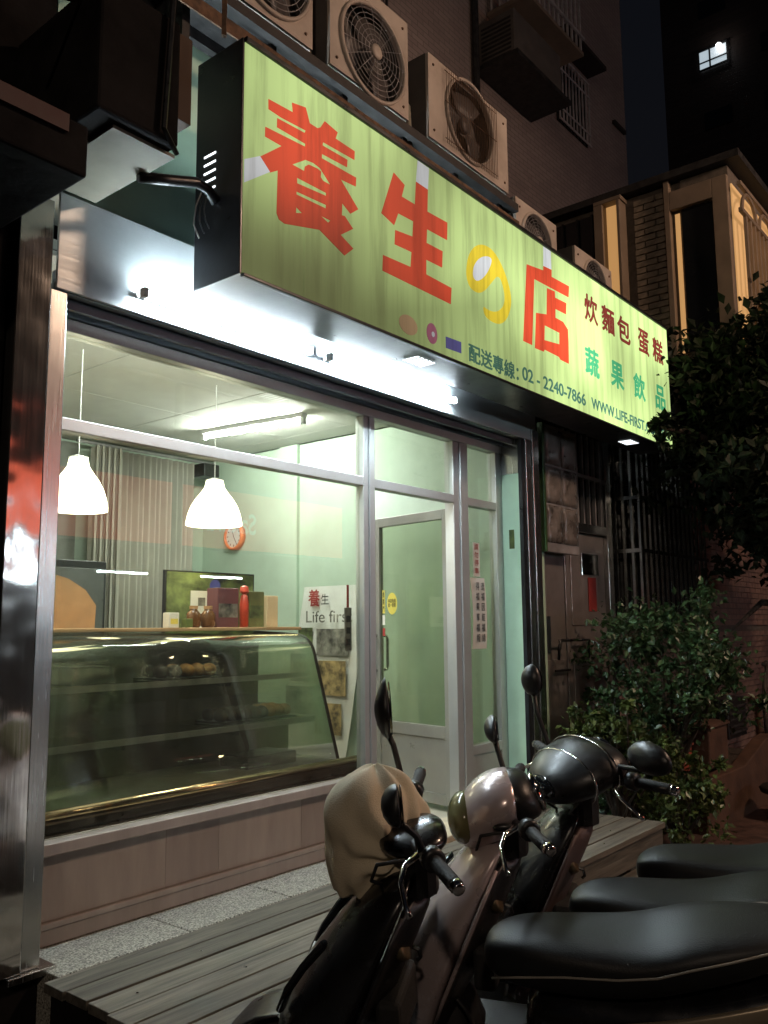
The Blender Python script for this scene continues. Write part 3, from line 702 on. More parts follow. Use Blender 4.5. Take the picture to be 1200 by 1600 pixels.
sletter('big_character', [DIAN1], 'red'); sletter('big_character', [DIAN2, DH], 'red')
sletter('big_character', [smooth_loop(NO), smooth_loop(NOW)], 'yellow'); sletter('white_mark', [smooth_loop(NOW)], 'white')
sletter('white_mark', [[(1.186,1.004),(1.284,1.002),(1.2715,0.8785),(1.1695,0.8805)]], 'white')
sletter('white_mark', [[(2.522,1.004),(2.618,1.004),(2.619,0.8815),(2.514,0.8715)]], 'white')
sletter('white_mark', [[(0.003,0.489),(0.087,0.5395),(0.144,0.4935),(0.003,0.388)]], 'white')
el = lambda cx, cy_, a, b, n=28: [(cx+a*math.cos(2*math.pi*i/n), cy_+b*math.sin(2*math.pi*i/n)) for i in range(n)]
sletter('fruit_picture', [el(1.088, .086, .075, .05)], 'orange'); sletter('fruit_picture', [el(1.288, .095, .046, .055)], 'magenta'); sletter('fruit_picture', [el(1.295, .092, .012, .014)], 'white', -.004)
sletter('box_picture', [[(1.412,.05),(1.555,.055),(1.555,.118),(1.412,.112)]], 'blue')
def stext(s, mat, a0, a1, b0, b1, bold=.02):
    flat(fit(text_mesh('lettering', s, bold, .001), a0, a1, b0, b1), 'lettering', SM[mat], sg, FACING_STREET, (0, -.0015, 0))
for ch, a0, a1 in (('炊', 3.082, 3.289), ('麵', 3.354, 3.566), ('包', 3.615, 3.844), ('蛋', 3.993, 4.202), ('糕', 4.276, 4.492)): stext(ch, 'darkred', a0, a1, .676, .875, .026)
for ch, a0, a1 in (('蔬', 3.06, 3.277), ('果', 3.466, 3.687), ('飲', 3.865, 4.082), ('品', 4.285, 4.49)): stext(ch, 'jade', a0, a1, .29, .49, .026)
stext('配送專線：', 'teal', 1.628, 2.16, .03, .135, .02)
stext('02 - 2240-7866', 'teal', 2.204, 3.043, .055, .138, .018)
stext('WWW.LIFE-FIRST.COM.TW', 'teal', 3.131, 4.545, .058, .138, .018)

# fluorescent battens under the sign
def batten(label, x0, x1, y, z, mat='tube', name='fluorescent_lamp', group=None, along='x', cat='lamp'):
    t = thing(name, label, cat, ((x0+x1)/2, y, z), group)
    if along == 'x':
        MB().box(x0, x1, y+.034, y+.048, z-.010, z+.010).build('housing', MT['white_plastic'], t, bevel=.003)
        MB().tube([(x0+.03, y, z), (x1-.03, y, z)], .015, 12).build('tube', MT[mat], t, smooth=True)
        for xx in (x0+.015, x1-.015): MB().box(xx-.012, xx+.012, y-.018, y+.018, z-.02, z+.021).build('end_cap', MT['white_plastic'], t, bevel=.003)
    return t
batten('bright fluorescent lamp under the sign beside the black sign end', 2.02, 3.06, 2.945, 2.945, group=None)
batten('bright fluorescent lamp under the sign above the doorway', 3.16, 4.34, 2.945, 2.945)
# ================================================================== inside the shop
# curved refrigerated display case
dc = thing('display_case', 'dark refrigerated display case with curved front glass behind the shop window', 'display case', (2.8, 3.6, .74))
MB().box(1.85, 3.80, 3.262, 4.10, .37, .742).build('base', MT['case_dark'], dc, bevel=.004)
MB().box(1.85, 3.80, 3.262, 3.40, .744, .795).build('bumper', MT['case_dark'], dc, bevel=.012)
MB().tube([(1.86, 3.285, .812), (3.79, 3.285, .812)], .021, 12).build('brass_rail', MT['brass'], dc, smooth=True)
MB().box(1.86, 3.78, 3.41, 4.08, .744, .78).build('bottom_tray', MT['case_back'], dc)
bez = lambda t: ((1-t)**2*3.568+2*t*(1-t)*3.602+t*t*3.73, (1-t)**2*1.40+2*t*(1-t)*1.508+t*t*1.517)
prof = [(3.378+.19*k/4, .80+.60*k/4) for k in range(4)]+[bez(k/10) for k in range(11)]+[(3.85, 1.525), (4.08, 1.534)]
fine = prof
m = MB(); nf = len(fine)
m.add([(x, y, z) for x in (1.875, 3.70) for y, z in fine], [(i, i+1, nf+i+1, nf+i) for i in range(nf-1)])
o = m.build('curved_glass', MT['case_glass'], dc, smooth=True)
q = o.modifiers.new('thickness', 'SOLIDIFY'); q.thickness = .006
for x0 in (3.705, 1.85):
    m = MB(); inner = [(y+.035, z-.03) for y, z in prof]
    for i in range(len(prof)-1):
        a, b, c, d = prof[i], prof[i+1], inner[i+1], inner[i]
        m.add([(x0, *a), (x0, *b), (x0, *c), (x0, *d), (x0+.022, *a), (x0+.022, *b), (x0+.022, *c), (x0+.022, *d)],
              [(0,1,2,3),(7,6,5,4),(0,4,5,1),(3,2,6,7)] + ([(0,3,7,4)] if i == 0 else []) + ([(1,5,6,2)] if i == len(prof)-2 else []))
    m.build('end_frame', MT['case_dark'], dc)
    MB().prism([(y+.02, z-.015) for y, z in prof]+[(4.08, .80)], lambda a, b: (x0+.008, a, b), lambda a, b: (x0+.013, a, b)).build('end_glass', MT['case_glass'], dc)
MB().box(1.86, 3.72, 4.06, 4.10, .744, 1.50).build('back_doors', MT['case_back'], dc)
MB().box(1.86, 3.84, 3.80, 4.12, 1.536, 1.556).build('counter_top', MT['cardboard'], dc, bevel=.004)
for z, y0 in ((1.02, 3.55), (1.27, 3.62)):
    MB().box(1.875, 3.70, y0, 4.055, z, z+.012).build('shelf', MT['case_glass'], dc)
    MB().box(1.875, 3.70, y0-.008, y0, z-.008, z+.022).build('shelf_edge', MT['grille'], dc)
    for xx in (2.4, 3.1): MB().box(xx, xx+.02, y0, 4.05, z-.03, z-.002).build('bracket', MT['case_dark'], dc)
for k in range(3): MB().lathe([(.02, .14+.0), (.02, .16)], (3.5-.5*k, 3.8, 1.36), 10).build('spot', MT['chrome'], dc)

# breads and trays in the case
def tray(label, x, y, z, n, mats, w=.36):
    t = thing('bread_tray', label, 'tray', (x, y, z))
    MB().box(x-w/2, x+w/2, y-.13, y+.13, z, z+.012).build('tray', MT['case_dark'], t, bevel=.003)
    for i in range(n):
        bx = x-w/2+(i+.5)*w/n
        for j in (0, 1):
            MB().ball((bx+rnd.uniform(-.008, .008), y-.06+j*.11, z+.042), (w/n*.5, .05, .036), 12).build('roll', MT[mats[i % len(mats)] if i < n-3 else 'bread'], t, smooth=True)
    return t
tray('tray of dark and golden rolls on the lower case shelf', 3.38, 3.78, 1.034, 9, ['dark_bread', 'dark_bread'], .54)
tray('short tray of dark loaves on the upper case shelf', 2.95, 3.85, 1.284, 5, ['dark_bread'], .4)
solo('baking_tin', MB().box(3.25, 3.62, 3.62, 3.86, .782, .85), MT['case_dark'], 'black baking tin on the bottom of the display case', 'tin', (3.43, 3.74, .782), bevel=.006)
solo('cake_box', MB().prism([(2.55, 1.284), (3.1-.3, 1.284), (2.77, 1.37), (2.58, 1.37)], lambda a, b: (a-.3, 3.75, b), lambda a, b: (a-.3, 3.98, b)), MT['case_dark'], 'dark cake box on the upper case shelf', 'box', (2.4, 3.86, 1.284), bevel=.004)

# goods standing on the case top
ZT = 1.556
def jar(label, x, y, r, h):
    t = thing('honey_jar', label, 'jar', (x, y, ZT), 'round jars on the case top')
    MB().lathe([(r*.8, ZT), (r, ZT+.012), (r, ZT+h*.62), (r*.55, ZT+h*.8), (r*.5, ZT+h*.84)], (x, y, 0), 20).build('body', MT['jar'], t, smooth=True)
    MB().lathe([(r*.58, ZT+h*.845), (r*.6, ZT+h)], (x, y, 0), 20).build('lid', MT['cardboard'], t)
jar('round dark honey jar with tan lid next to the bright green tub', 3.16, 4.0, .042, .125); jar('round dark honey jar with tan lid next to the maroon carton', 3.265, 4.0, .042, .125)
def carton(name, label, mat, x0, x1, y0, y1, h, cat='carton', band=None, top=None):
    t = thing(name, label, cat, ((x0+x1)/2, (y0+y1)/2, ZT))
    MB().box(x0, x1, y0, y1, ZT, ZT+h).build('body', MT[mat], t, bevel=.004)
    if band: MB().box(x0+.01, x1-.01, y0-.002, y0-.0005, ZT+h*.25, ZT+h*.6).build('label', MT[band], t)
    if top: MB().prism([(x0, ZT+h+.001), (x1, ZT+h+.001), ((x0+x1)/2, ZT+h+.03)], lambda a, b: (a, y0+.005, b), lambda a, b: (a, y1-.005, b)).build('gable', MT[top], t)
carton('maroon_carton', 'maroon gift carton on the case top behind the jars', 'maroon', 3.335, 3.50, 4.0, 4.10, .235, band='grey_print')
carton('olive_carton', 'olive green printed carton on the case top', 'olive', 3.57, 3.70, 3.99, 4.09, .22, band='green_print')
carton('cream_carton', 'tall cream carton on the case top beside the wall', 'cream_box', 3.705, 3.80, 3.97, 4.05, .195)
carton('yellow_box', 'small pale yellow box on the case top', 'paper', 2.99, 3.06, 4.0, 4.06, .085, band='yellow', cat='box')
carton('green_box', 'low bright green tub on the case top', 'leaf2', 3.065, 3.11, 3.94, 3.99, .05, cat='tub')
t = thing('wrapped_bottle', 'slim bottle wrapped in red paper on the case top', 'bottle', (3.535, 3.99, ZT))
MB().lathe([(.026, ZT), (.028, ZT+.14), (.02, ZT+.19), (.012, ZT+.20)], (3.535, 3.99, 0), 16).build('wrap', MT['red'], t, smooth=True)
MB().lathe([(.012, ZT+.201), (.03, ZT+.215), (.024, ZT+.245), (.006, ZT+.252)], (3.535, 3.99, 0), 12).build('bow', MT['red'], t)
t = thing('card_holder', 'small dark bin at the end of the case top', 'bin', (3.83, 4.02, ZT))
MB().box(3.705, 3.775, 4.06, 4.115, ZT, ZT+.10).build('body', MT['black_plastic'], t, bevel=.008)
t = thing('fan_board', 'tan board leaning at the window end of the case top', 'board', (2.40, 4.05, ZT))
MB().prism([(2.30, ZT), (2.56, ZT), (2.565, ZT+.12), (2.50, ZT+.20), (2.40, ZT+.255), (2.30, ZT+.28)], lambda a, b: (a, 4.06, b), lambda a, b: (a, 4.075, b)).build('sheet', MT['cardboard'], t)
# green framed picture behind
pf = thing('landscape_poster', 'green landscape poster board standing behind the counter', 'poster', (3.78, 4.62, 1.0))
MB().box(3.395, 4.165, 4.60, 4.62, 1.0, 1.93).build('board', MT['black_plastic'], pf)
MB().box(3.41, 4.15, 4.596, 4.599, 1.50, 1.92).build('print', MT['green_print'], pf)
MB().box(3.60, 3.95, 4.590, 4.595, 1.55, 1.80).build('card', MT['paper'], pf)
MB().box(3.66, 3.72, 4.588, 4.5895, 1.70, 1.755).build('picture', MT['grey_print'], pf)
flat(fit(text_mesh('print', '養生', .02), -.06, .10, 0, .05), 'print', MT['ink'], pf, FACING_STREET, (0, -.033, .58))
MB().lathe([(.045, 0), (.045, .003)], (3.80, 4.588, 1.835), 20, Matrix.Rotation(R(90), 3, 'X')).build('sticker', SM['blue'], pf)
solo('service_counter', MB().box(3.2, 4.5, 4.58, 4.95, .36, 1.0), MT['case_back'], 'dark counter carrying the landscape poster behind the display case', 'counter', (3.8, 4.77, .36), bevel=.006)

# hanging banner by the mint wall
bn = thing('photo_banner', 'white photo banner with brush characters and bread pictures by the mint wall', 'banner', (5.1, 4.75, .5))
rings = []
for i in range(15):
    t_ = i/14; z = 1.885-t_*1.35
    y0 = 5.05+.05*t_+.22*t_**1.5; y1 = 4.42+.30*max(0, t_-.35)**1.6*1.0
    x = 5.135-.10*math.sin(t_*2.4)*.5
    rings.append([(x, y0, z), (x-.03*math.sin(t_*3), (y0+y1)/2, z), (x, y1, z), (x+.003, y1, z), (x+.003-.03*math.sin(t_*3), (y0+y1)/2, z), (x+.003, y0, z)])
MB().loft(rings).build('sheet', MT['paper'], bn, smooth=False)
flat(fit(text_mesh('print', '養', .02), 0, .13, 0, .14), 'print', MT['red_ink'], bn, FACING_LEFT, (-.012, .21, 1.22)); flat(fit(text_mesh('print', '生', .008), 0, .085, 0, .085), 'print', MT['ink'], bn, FACING_LEFT, (-.018, .06, 1.235))
flat(fit(text_mesh('print', 'Life first', .006), 0, .50, 0, .095), 'print', MT['grey_print'], bn, FACING_LEFT, (-.047, .20, 1.09))
for (mat, y0, y1, z0, z1, dx) in (('green_print', 5.06, 4.90, 1.42, 1.55, .05), ('grey_print', 4.83, 4.50, 1.33, 1.54, .075), ('grey_print', 5.14, 4.86, 1.12, 1.34, .06), ('bread_print', 4.80, 4.51, 1.02, 1.29, .085), ('grey_print', 5.18, 4.84, .86, 1.08, .07), ('bread_print', 4.84, 4.56, .72, .96, .08)):
    MB().box(5.128-dx-.004, 5.128-dx, y1, y0, z0, z1).build('photograph', MT[mat], bn)
vt = thing('vertical_plaque', 'narrow grey plaque with square marks hanging in the window beside the mullion', 'plaque', (3.66, 3.26, 1.3))
MB().box(3.635, 3.69, 3.255, 3.262, 1.42, 1.66).build('board', MT['grey_print'], vt)
MB().box(3.655, 3.67, 3.256, 3.261, 1.661, 1.79).build('strap', MT['red_ink'], vt)
for k in range(3): MB().box(3.646, 3.678, 3.2525, 3.2548, 1.45+k*.065, 1.485+k*.065).build('mark', MT['ink'], vt)

# clock on the mint wall
ck = thing('wall_clock', 'round wall clock with orange rim on the mint wall', 'clock', (5.2, 6.01, 2.385))
MXL = Matrix.Rotation(R(-90), 3, 'Y')
MB().lathe([(.105, -.01), (.125, -.01), (.128, .03), (.115, .045), (.104, .04), (.104, .02)], (5.21, 6.01, 2.385), 36, MXL, caps=False).build('rim', MT['orange'], ck, smooth=True)
MB().lathe([(.106, .0), (.106, .022)], (5.21, 6.01, 2.385), 36, MXL).build('dial', MT['paper'], ck)
for k in range(12):
    a = k*math.pi/6
    MB().obox((5.186, 6.01+.085*math.sin(a), 2.385+.085*math.cos(a)), (.002, .008, .02), Matrix.Rotation(-a, 3, 'X')).build('hour_mark', MT['ink'], ck)
for a, l in ((R(20), .05), (R(-150), .07)): MB().obox((5.184, 6.01+.5*l*math.sin(a), 2.385+.5*l*math.cos(a)), (.002, .006, l), Matrix.Rotation(-a, 3, 'X')).build('hand', MT['ink'], ck)

# curtain and accordion screen across the back
cu = thing('pleated_curtain', 'grey beige pleated curtain hanging across the back of the shop', 'curtain', (4.4, 6.3, .4))
top, bot = [], []
rings = []
N_ = 120
for zi in range(2):
    z = 3.06 if zi == 0 else .40
    ring = []
    for i in range(N_+1):
        x = 4.12+i/N_*.80; ring.append((x, 6.30+.028*math.sin(i*.72)+.012*math.sin(i*.29+1), z))
    rings.append(ring+[(x, y+.006, z) for x, y, z in reversed(ring)])
MB().loft(rings).build('cloth', MT['curtain'], cu, smooth=True)
MB().tube([(3.75, 6.30, 3.09), (5.18, 6.30, 3.09)], .014, 8).build('rail', MT['grille'], cu)
ad = thing('accordion_screen', 'cream accordion folding screen pulled open beside the curtain', 'screen', (4.0, 6.28, .4))
for k in range(9):
    x = 3.90+k*.027; y = 6.24+(.05 if k % 2 else 0)
    MB().obox((x, y, 1.73), (.016, .10, 2.66), Matrix.Rotation(R(22 if k % 2 else -22), 3, 'Z')).build('leaf_panel', MT['curtain'], ad)
MB().tube([(3.87, 6.16, 1.44), (3.87, 6.13, 1.45), (3.87, 6.13, 1.56), (3.87, 6.16, 1.57)], .012, 8).build('handle', MT['white_plastic'], ad)
fr = thing('dark_cabinet', 'dark grey cabinet with black frame behind the counter', 'cabinet', (3.7, 6.05, .36))
MB().box(3.35, 3.86, 5.98, 6.28, .36, 2.08).build('body', MT['black_plastic'], fr, bevel=.006)
MB().box(3.40, 3.835, 5.972, 5.979, .45, 2.02).build('door', pm('cabinet_grey', (.10,.105,.10), .35), fr, bevel=.003)
solo('wall_speaker', MB().box(4.92, 5.10, 6.12, 6.3, 2.93, 3.05), MT['black_plastic'], 'small black loudspeaker in the corner under the ceiling', 'speaker', (5.0, 6.2, 2.93), bevel=.01)
solo('wine_wall_panel', MB().box(1.76, 3.85, 6.44, 6.49, .4, 3.1), pm('grey_wall_panel', (.22,.23,.20), .6), 'dull grey panelling behind the dark cabinet', 'panelling', (2.8, 6.46, .4))

# lamps
def pendant(label, x, y, zt, zb, r):
    t = thing('pendant_lamp', label, 'lamp', (x, y, zb))
    h = zt-zb
    prof = [(.30, 1.0), (.33, .93), (.36, .84), (.50, .72), (.68, .58), (.83, .42), (.94, .24), (1.0, .06), (1.0, 0), (.975, 0), (.97, .06), (.91, .24), (.80, .42), (.65, .58), (.47, .72), (.32, .84), (.28, .93)]
    MB().lathe([(a*r, zb+b*h) for a, b in prof], (x, y, 0), 40, caps=False).build('shade', MT['shade'], t, smooth=True)
    MB().lathe([(r*.1, zb+h*.96), (r*.33, zb+h*1.003), (r*.33, zb+h*1.02), (r*.12, zb+h*1.06)], (x, y, 0), 24).build('cap', MT['white_plastic'], t, smooth=True)
    MB().ball((x, y, zb+h*.45), .045, 16).build('bulb', MT['bulb'], t, smooth=True)
    MB().tube([(x, y, zb+h*1.05), (x, y, 3.13)], .003, 6).build('cord', MT['white_plastic'], t)
MT['shade'] = glow('lit_white_shade', (1.0, .92, .72), 8, (.8,.75,.6)); MT['bulb'] = glow('warm_bulb', (1, .8, .5), 90)
pendant('glowing white bell shaped pendant lamp beside the steel pillar', 2.575, 4.3, 2.50, 2.205, .165)
pendant('glowing white bell shaped pendant lamp hanging near the orange clock', 3.545, 4.3, 2.495, 2.205, .178)
def ceiling_tube(label, p0, p1, group=None):
    mx_ = ((p0[0]+p1[0])/2, (p0[1]+p1[1])/2)
    t = thing('ceiling_lamp', label, 'lamp', (*mx_, 3.13), group)
    d = Vector((p1[0]-p0[0], p1[1]-p0[1], 0)); ang = math.atan2(d.y, d.x)
    MB().obox((*mx_, 3.113), (d.length, .06, .032), Matrix.Rotation(ang, 3, 'Z')).build('housing', MT['white_plastic'], t, bevel=.004)
    a, b = Vector((*p0, 3.075)), Vector((*p1, 3.075))
    MB().tube([a.lerp(b, .03), a.lerp(b, .97)], .014, 12).build('tube', MT['tube_in'], t, smooth=True)
    for q in (.015, .985): MB().obox(a.lerp(b, q), (.03, .035, .05), Matrix.Rotation(ang, 3, 'Z')).build('end_cap', MT['white_plastic'], t)
ceiling_tube('white fluorescent ceiling lamp over the display case', (4.45, 4.38), (4.32, 5.40))
ceiling_tube('added white fluorescent ceiling lamp, unseen behind the window head rail', (3.30, 3.50), (2.1, 3.50))  # extra tube added out of view to brighten the interior
# ================================================================== air conditioners above the sign
def ac_unit(label, x0, x1, z0, z1, y=2.78, cx=None, cz=None, r=.25, guard='rings', depth=.30):
    t = thing('air_conditioner', label, 'air conditioner', ((x0+x1)/2, y+depth/2, z0), 'outdoor air conditioner units above the sign')
    cx = cx if cx is not None else (x0+x1)/2; cz = cz if cz is not None else (z0+z1)/2
    MB().box(x0, x1, y+.10, y+depth, z0, z1).box(x0, x0+.02, y+.022, y+.10, z0, z1).box(x1-.02, x1, y+.022, y+.10, z0, z1).box(x0+.02, x1-.02, y+.022, y+.10, z1-.02, z1).box(x0+.02, x1-.02, y+.022, y+.10, z0, z0+.02).build('casing', MT['ac_shaded'], t)
    me = shape_mesh('front_panel', [[(x0, z0), (x1, z0), (x1, z1), (x0, z1)], el(cx, cz, r, r, 40)], .010)
    me.transform(FACING_STREET); me.transform(Matrix.Translation((-(x0+x1)/2, y+.011-(y+depth/2), -z0)))
    me.materials.append(MT['ac']); o = put(me, 'front_panel', t); b = o.modifiers.new('bevel', 'BEVEL'); b.width = .004; b.segments = 2; b.limit_method = 'ANGLE'
    MB().lathe([(r+.018, -.006), (r+.018, .012), (r, .014), (r, -.006)], (cx, y-.002, cz), 40, Matrix.Rotation(R(90), 3, 'X'), caps=False).build('fan_ring', MT['ac'], t, smooth=True)
    m = MB()
    MB().lathe([(.055, 0), (.05, .03)], (cx, y+.06, cz), 20, Matrix.Rotation(R(90), 3, 'X')).build('fan_hub', MT['fan'], t, smooth=True)
    for k in range(3):
        a0 = k*2*math.pi/3+.5
        pts0, pts1 = [], []
        for i in range(7):
            a = a0+i/6*1.25; tw = .035*(i/6)
            pts0.append((cx+.05*math.cos(a), y+.04+tw, cz+.05*math.sin(a))); pts1.append((cx+r*.93*math.cos(a+.25), y+.035+tw*1.2, cz+r*.93*math.sin(a+.25)))
        m.loft([pts0+[(p[0], p[1]+.004, p[2]) for p in reversed(pts0)], pts1+[(p[0], p[1]+.004, p[2]) for p in reversed(pts1)]])
        m.build('fan_blade', MT['fan'], t, smooth=True); m = MB()
    g = MB()
    if guard == 'rings':
        for k in range(1, 9):
            rr = .035+(r-.03)*k/8
            g.tube([(cx+rr*math.cos(2*math.pi*i/36), y-.014-.012*(1-k/8), cz+rr*math.sin(2*math.pi*i/36)) for i in range(36)], .0018, 5, closed=True)
        for k in range(16):
            a = 2*math.pi*k/16+.1
            g.tube([(cx+.05*math.cos(a), y-.026, cz+.05*math.sin(a)), (cx+(r+.01)*math.cos(a), y-.010, cz+(r+.01)*math.sin(a))], .0018, 5)
        g.build('fan_guard', MT['grille'], t)
        MB().lathe([(.045, 0), (.042, .012), (.02, .016)], (cx, y-.018, cz), 20, Matrix.Rotation(R(90), 3, 'X')).build('guard_badge', MT['ac'], t, smooth=True)
    else:
        n = 30
        for k in range(n):
            xx = cx-r-.03+(2*r+.06)*k/(n-1)
            g.tube([(xx, y-.022, z0+.02), (xx, y-.022, z1-.02)], .0020, 5)
        for zz in (z0+.05, cz, z1-.05): g.tube([(cx-r-.04, y-.018, zz), (cx+r+.04, y-.018, zz)], .0025, 5)
        g.build('fan_guard', MT['rust'], t)
    for (xx, zz) in ((x0+.05, z0+.06), (x0+.05, z1-.06), (x1-.05, z0+.06), (x1-.05, z1-.06)):
        MB().lathe([(.009, 0), (.007, .006)], (xx, y, zz), 8, Matrix.Rotation(R(90), 3, 'X')).build('screw', MT['rust'], t)
    for xx in (x0+.1, x1-.16): MB().box(xx, xx+.06, y+.04, y+depth-.03, z0-.04, z0-.001).build('foot', MT['dark_iron'], t)
    return t
ac_unit('beige air conditioner unit above the dark end of the sign', 2.21, 2.87, 4.44, 5.02, cx=2.58, cz=4.74, r=.255)
ac_unit('beige air conditioner unit with round ring guard above the big red first character', 3.00, 3.665, 4.44, 5.05, cx=3.35, cz=4.685, r=.262)
ac_unit('beige air conditioner unit with rusty upright wire guard above the yellow character', 3.865, 4.77, 4.44, 4.985, cx=4.31, cz=4.735, r=.258, guard='bars')
ac_unit('low beige air conditioner unit above the last red character', 4.86, 5.44, 3.99, 4.465, cx=5.14, cz=4.22, r=.20)
ac_unit('low beige air conditioner unit above the dark red lettering', 5.73, 6.38, 3.99, 4.42, cx=6.06, cz=4.20, r=.19)
for k, pts in enumerate(([(2.92, 3.0, 4.75), (2.95, 2.9, 4.6), (2.93, 2.86, 4.3), (2.96, 2.84, 4.05)], [(3.74, 2.98, 4.8), (3.78, 2.88, 4.62), (3.74, 2.84, 4.35), (3.78, 2.84, 4.05)], [(4.80, 2.95, 4.72), (4.84, 2.88, 4.55), (4.82, 2.86, 4.3)], [(5.5, 2.95, 4.35), (5.58, 2.86, 4.25), (5.6, 2.86, 4.0)])):
    t = thing('drain_hose', ('wrapped grey hose hanging beside the first air conditioner', 'wrapped grey hose hanging beside the ring guarded air conditioner', 'wrapped grey hose beside the wire guarded air conditioner', 'wrapped grey hose between the two low air conditioners')[k], 'hose', pts[-1], 'air conditioner hoses')
    MB().tube(pts, .022, 8).build('hose', MT['cream'], t, smooth=True)
    MB().tube([(a+.03, b, c-.02) for a, b, c in pts], .008, 6).build('wire', MT['black_plastic'], t, smooth=True)
sh = thing('iron_shelf', 'rusty iron bracket shelf carrying the air conditioners above the sign', 'shelf', (3.5, 2.95, 4.3))
MB().box(2.0, 4.86, 2.76, 2.80, 4.34, 4.395).build('front_angle', MT['dark_iron'], sh)
MB().box(2.0, 4.86, 2.757, 2.765, 4.20, 4.27).build('rusty_strip', MT['rust'], sh)
MB().box(2.0, 4.86, 2.82, 3.3, 4.36, 4.398).build('deck_sheet', MT['dark_iron'], sh)
for k in range(6): MB().box(2.1+k*.52, 2.14+k*.52, 2.82, 3.055, 4.10, 4.355).build('bracket', MT['dark_iron'], sh)
MB().box(4.88, 7.5, 2.80, 3.055, 3.93, 3.985).build('lower_sheet', MT['dark_iron'], sh)

# ================================================================== tiled block set back behind the canopy
tb = thing('tiled_block', 'tall pinkish tiled apartment block rising behind the air conditioners', 'building', (5, 6.2, 4.4))
MB().box(-6, 14.72, 6.0, 6.4, 4.402, 22).box(14.32, 14.72, 6.4, 16, 4.402, 22).build('wall', MT['tile_wall'], tb)
def K(px, pz): return (px*6/3.3, 1.55+(pz-1.55)*6/3.3)   # depth of the block wall
def grille_window(x0, x1, z0, z1, y=5.99, n=9, proud=.05, hood=True):
    w = MB().box(x0, x1, y-.01, y+.005, z0, z1).build('window', MT['dark_glass'], tb)
    for i in range(n+1):
        xx = x0+(x1-x0)*i/n
        put_bar(w, (xx-.014, xx+.014, y-proud-.02, y-proud, z0, z1))
    for zz in (z0, z0+(z1-z0)*.17, z0+(z1-z0)*.78, z1):
        put_bar(w, (x0-.02, x1+.02, y-proud-.032, y-proud-.021, zz-.018, zz+.018))
    if hood: MB().box(x0-.2, x1+.15, y-.35, y+.01, z1+.22, z1+.29).build('hood', MT['brown_panel'], tb)
def put_bar(w, b): return MB().box(*b).build('bar', MT['grille_white'], w)
a = K(6.54, 6.04); b = K(7.14, 6.62)
grille_window(a[0], b[0], a[1], b[1]+.1)
# upper cage balcony with an old unit hanging below it
c0 = K(5.66, 6.40); c1 = K(6.30, 6.40)
cg = MB().box(c0[0]-.5, c1[0]+.05, 5.3, 5.98, c0[1]-.06, c0[1]).build('balcony_slab', MT['trim'], tb)
for i in range(12):
    xx = c0[0]-.45+i*(c1[0]-c0[0]+.5)/11.5
    put_bar(cg, (xx-.014, xx+.014, 5.30, 5.328, c0[1], c0[1]+1.9))
for j in range(5):
    yy = 5.36+j*.14
    put_bar(cg, (c0[0]-.48, c0[0]-.455, yy-.012, yy+.012, c0[1], c0[1]+1.9))
for zz in (.22, .95, 1.7):
    put_bar(cg, (c0[0]-.48, c1[0]+.05, 5.27, 5.298, c0[1]+zz-.02, c0[1]+zz+.02))
MB().box(c0[0]-.75, c1[0]-.55, 5.4, 5.98, c0[1]-1.05, c0[1]-.35).build('window_unit', MT['ac_shaded'], tb, bevel=.01)
MB().box(c0[0]-.85, c1[0]-.45, 5.3, 5.98, c0[1]-1.13, c0[1]-1.06).build('bracket', MT['dark_iron'], tb)
for k in range(9): MB().box(c0[0]-.757, c0[0]-.751, 5.45, 5.93, c0[1]-1.0+k*.065, c0[1]-.97+k*.065).build('louvre', MT['dark_iron'], tb)
MB().tube([(c0[0]-.9, 5.93, c0[1]-1.6), (c0[0]-.9, 5.93, 12)], .05, 8).build('drain_pipe', MT['dark_iron'], tb)
MB().tube([(7.5, 5.95, 4.4), (7.4, 5.95, 8), (7.5, 5.95, 12)], .018, 6).build('cable', MT['black_plastic'], tb)
e0 = K(7.75, 6.75)
MB().box(e0[0], e0[0]+.5, 5.93, 5.99, e0[1]-.3, e0[1]-.24).build('ledge', MT['brown_panel'], tb)

# ================================================================== neighbouring house with brick bay and lit windows
hb = thing('brick_house', 'low brick house with warm lit windows and ornate grille beyond the sign', 'house', (8.5, 3.3, 0))
X2 = 7.6
MB().box(X2, 13, 2.17, 2.60, 3.25, 5.66).box(X2+.02, 13, 2.601, 4.3, 3.25, 5.66).build('wall', MT['mortar'], hb)
MB().box(X2-.10, 13.2, 2.04, 4.4, 5.665, 5.735).build('roof', MT['dark_iron'], hb)
# brick courses on the side wall, each brick a piece
bm_ = MB().box(-.012, .010, -.10, .10, -.0255, .0255).mesh('brick'); bm_.materials.append(MT['brick'])
bm_h = MB().box(-.012, .010, -.045, .045, -.0255, .0255).mesh('brick'); bm_h.materials.append(MT['brick'])
hbl = Vector((8.5, 3.3, 0))
z = 3.9; row = 0
while z < 5.62:
    y = 2.745+(.105 if row % 2 else 0)
    if row % 2: put(bm_h, 'brick', hb, Vector((X2+.008, 2.747+.045, z))-hbl)
    while y+.21 < 3.13:
        put(bm_, 'brick', hb, Vector((X2+.008+rnd.uniform(-.003, .003), y+.105, z))-hbl); y += .212
    if 3.13-y > .08: put(bm_h, 'brick', hb, Vector((X2+.008, y+.05, z))-hbl)
    z += .062; row += 1
MB().box(X2-.06, X2+.015, 2.69, 2.742, 3.3, 5.72).build('pilaster', MT['trim'], hb, bevel=.005)
MB().box(X2-.06, X2-.004, 2.165, 2.30, 3.3, 5.55).build('pilaster', MT['trim'], hb, bevel=.005)
MB().box(X2-.06, X2-.004, 2.301, 2.689, 5.37, 5.55).build('lintel', MT['trim'], hb, bevel=.005)
MB().box(X2-.006, X2-.001, 2.30, 2.60, 4.0, 5.36).build('window', MT['dark_glass'], hb)
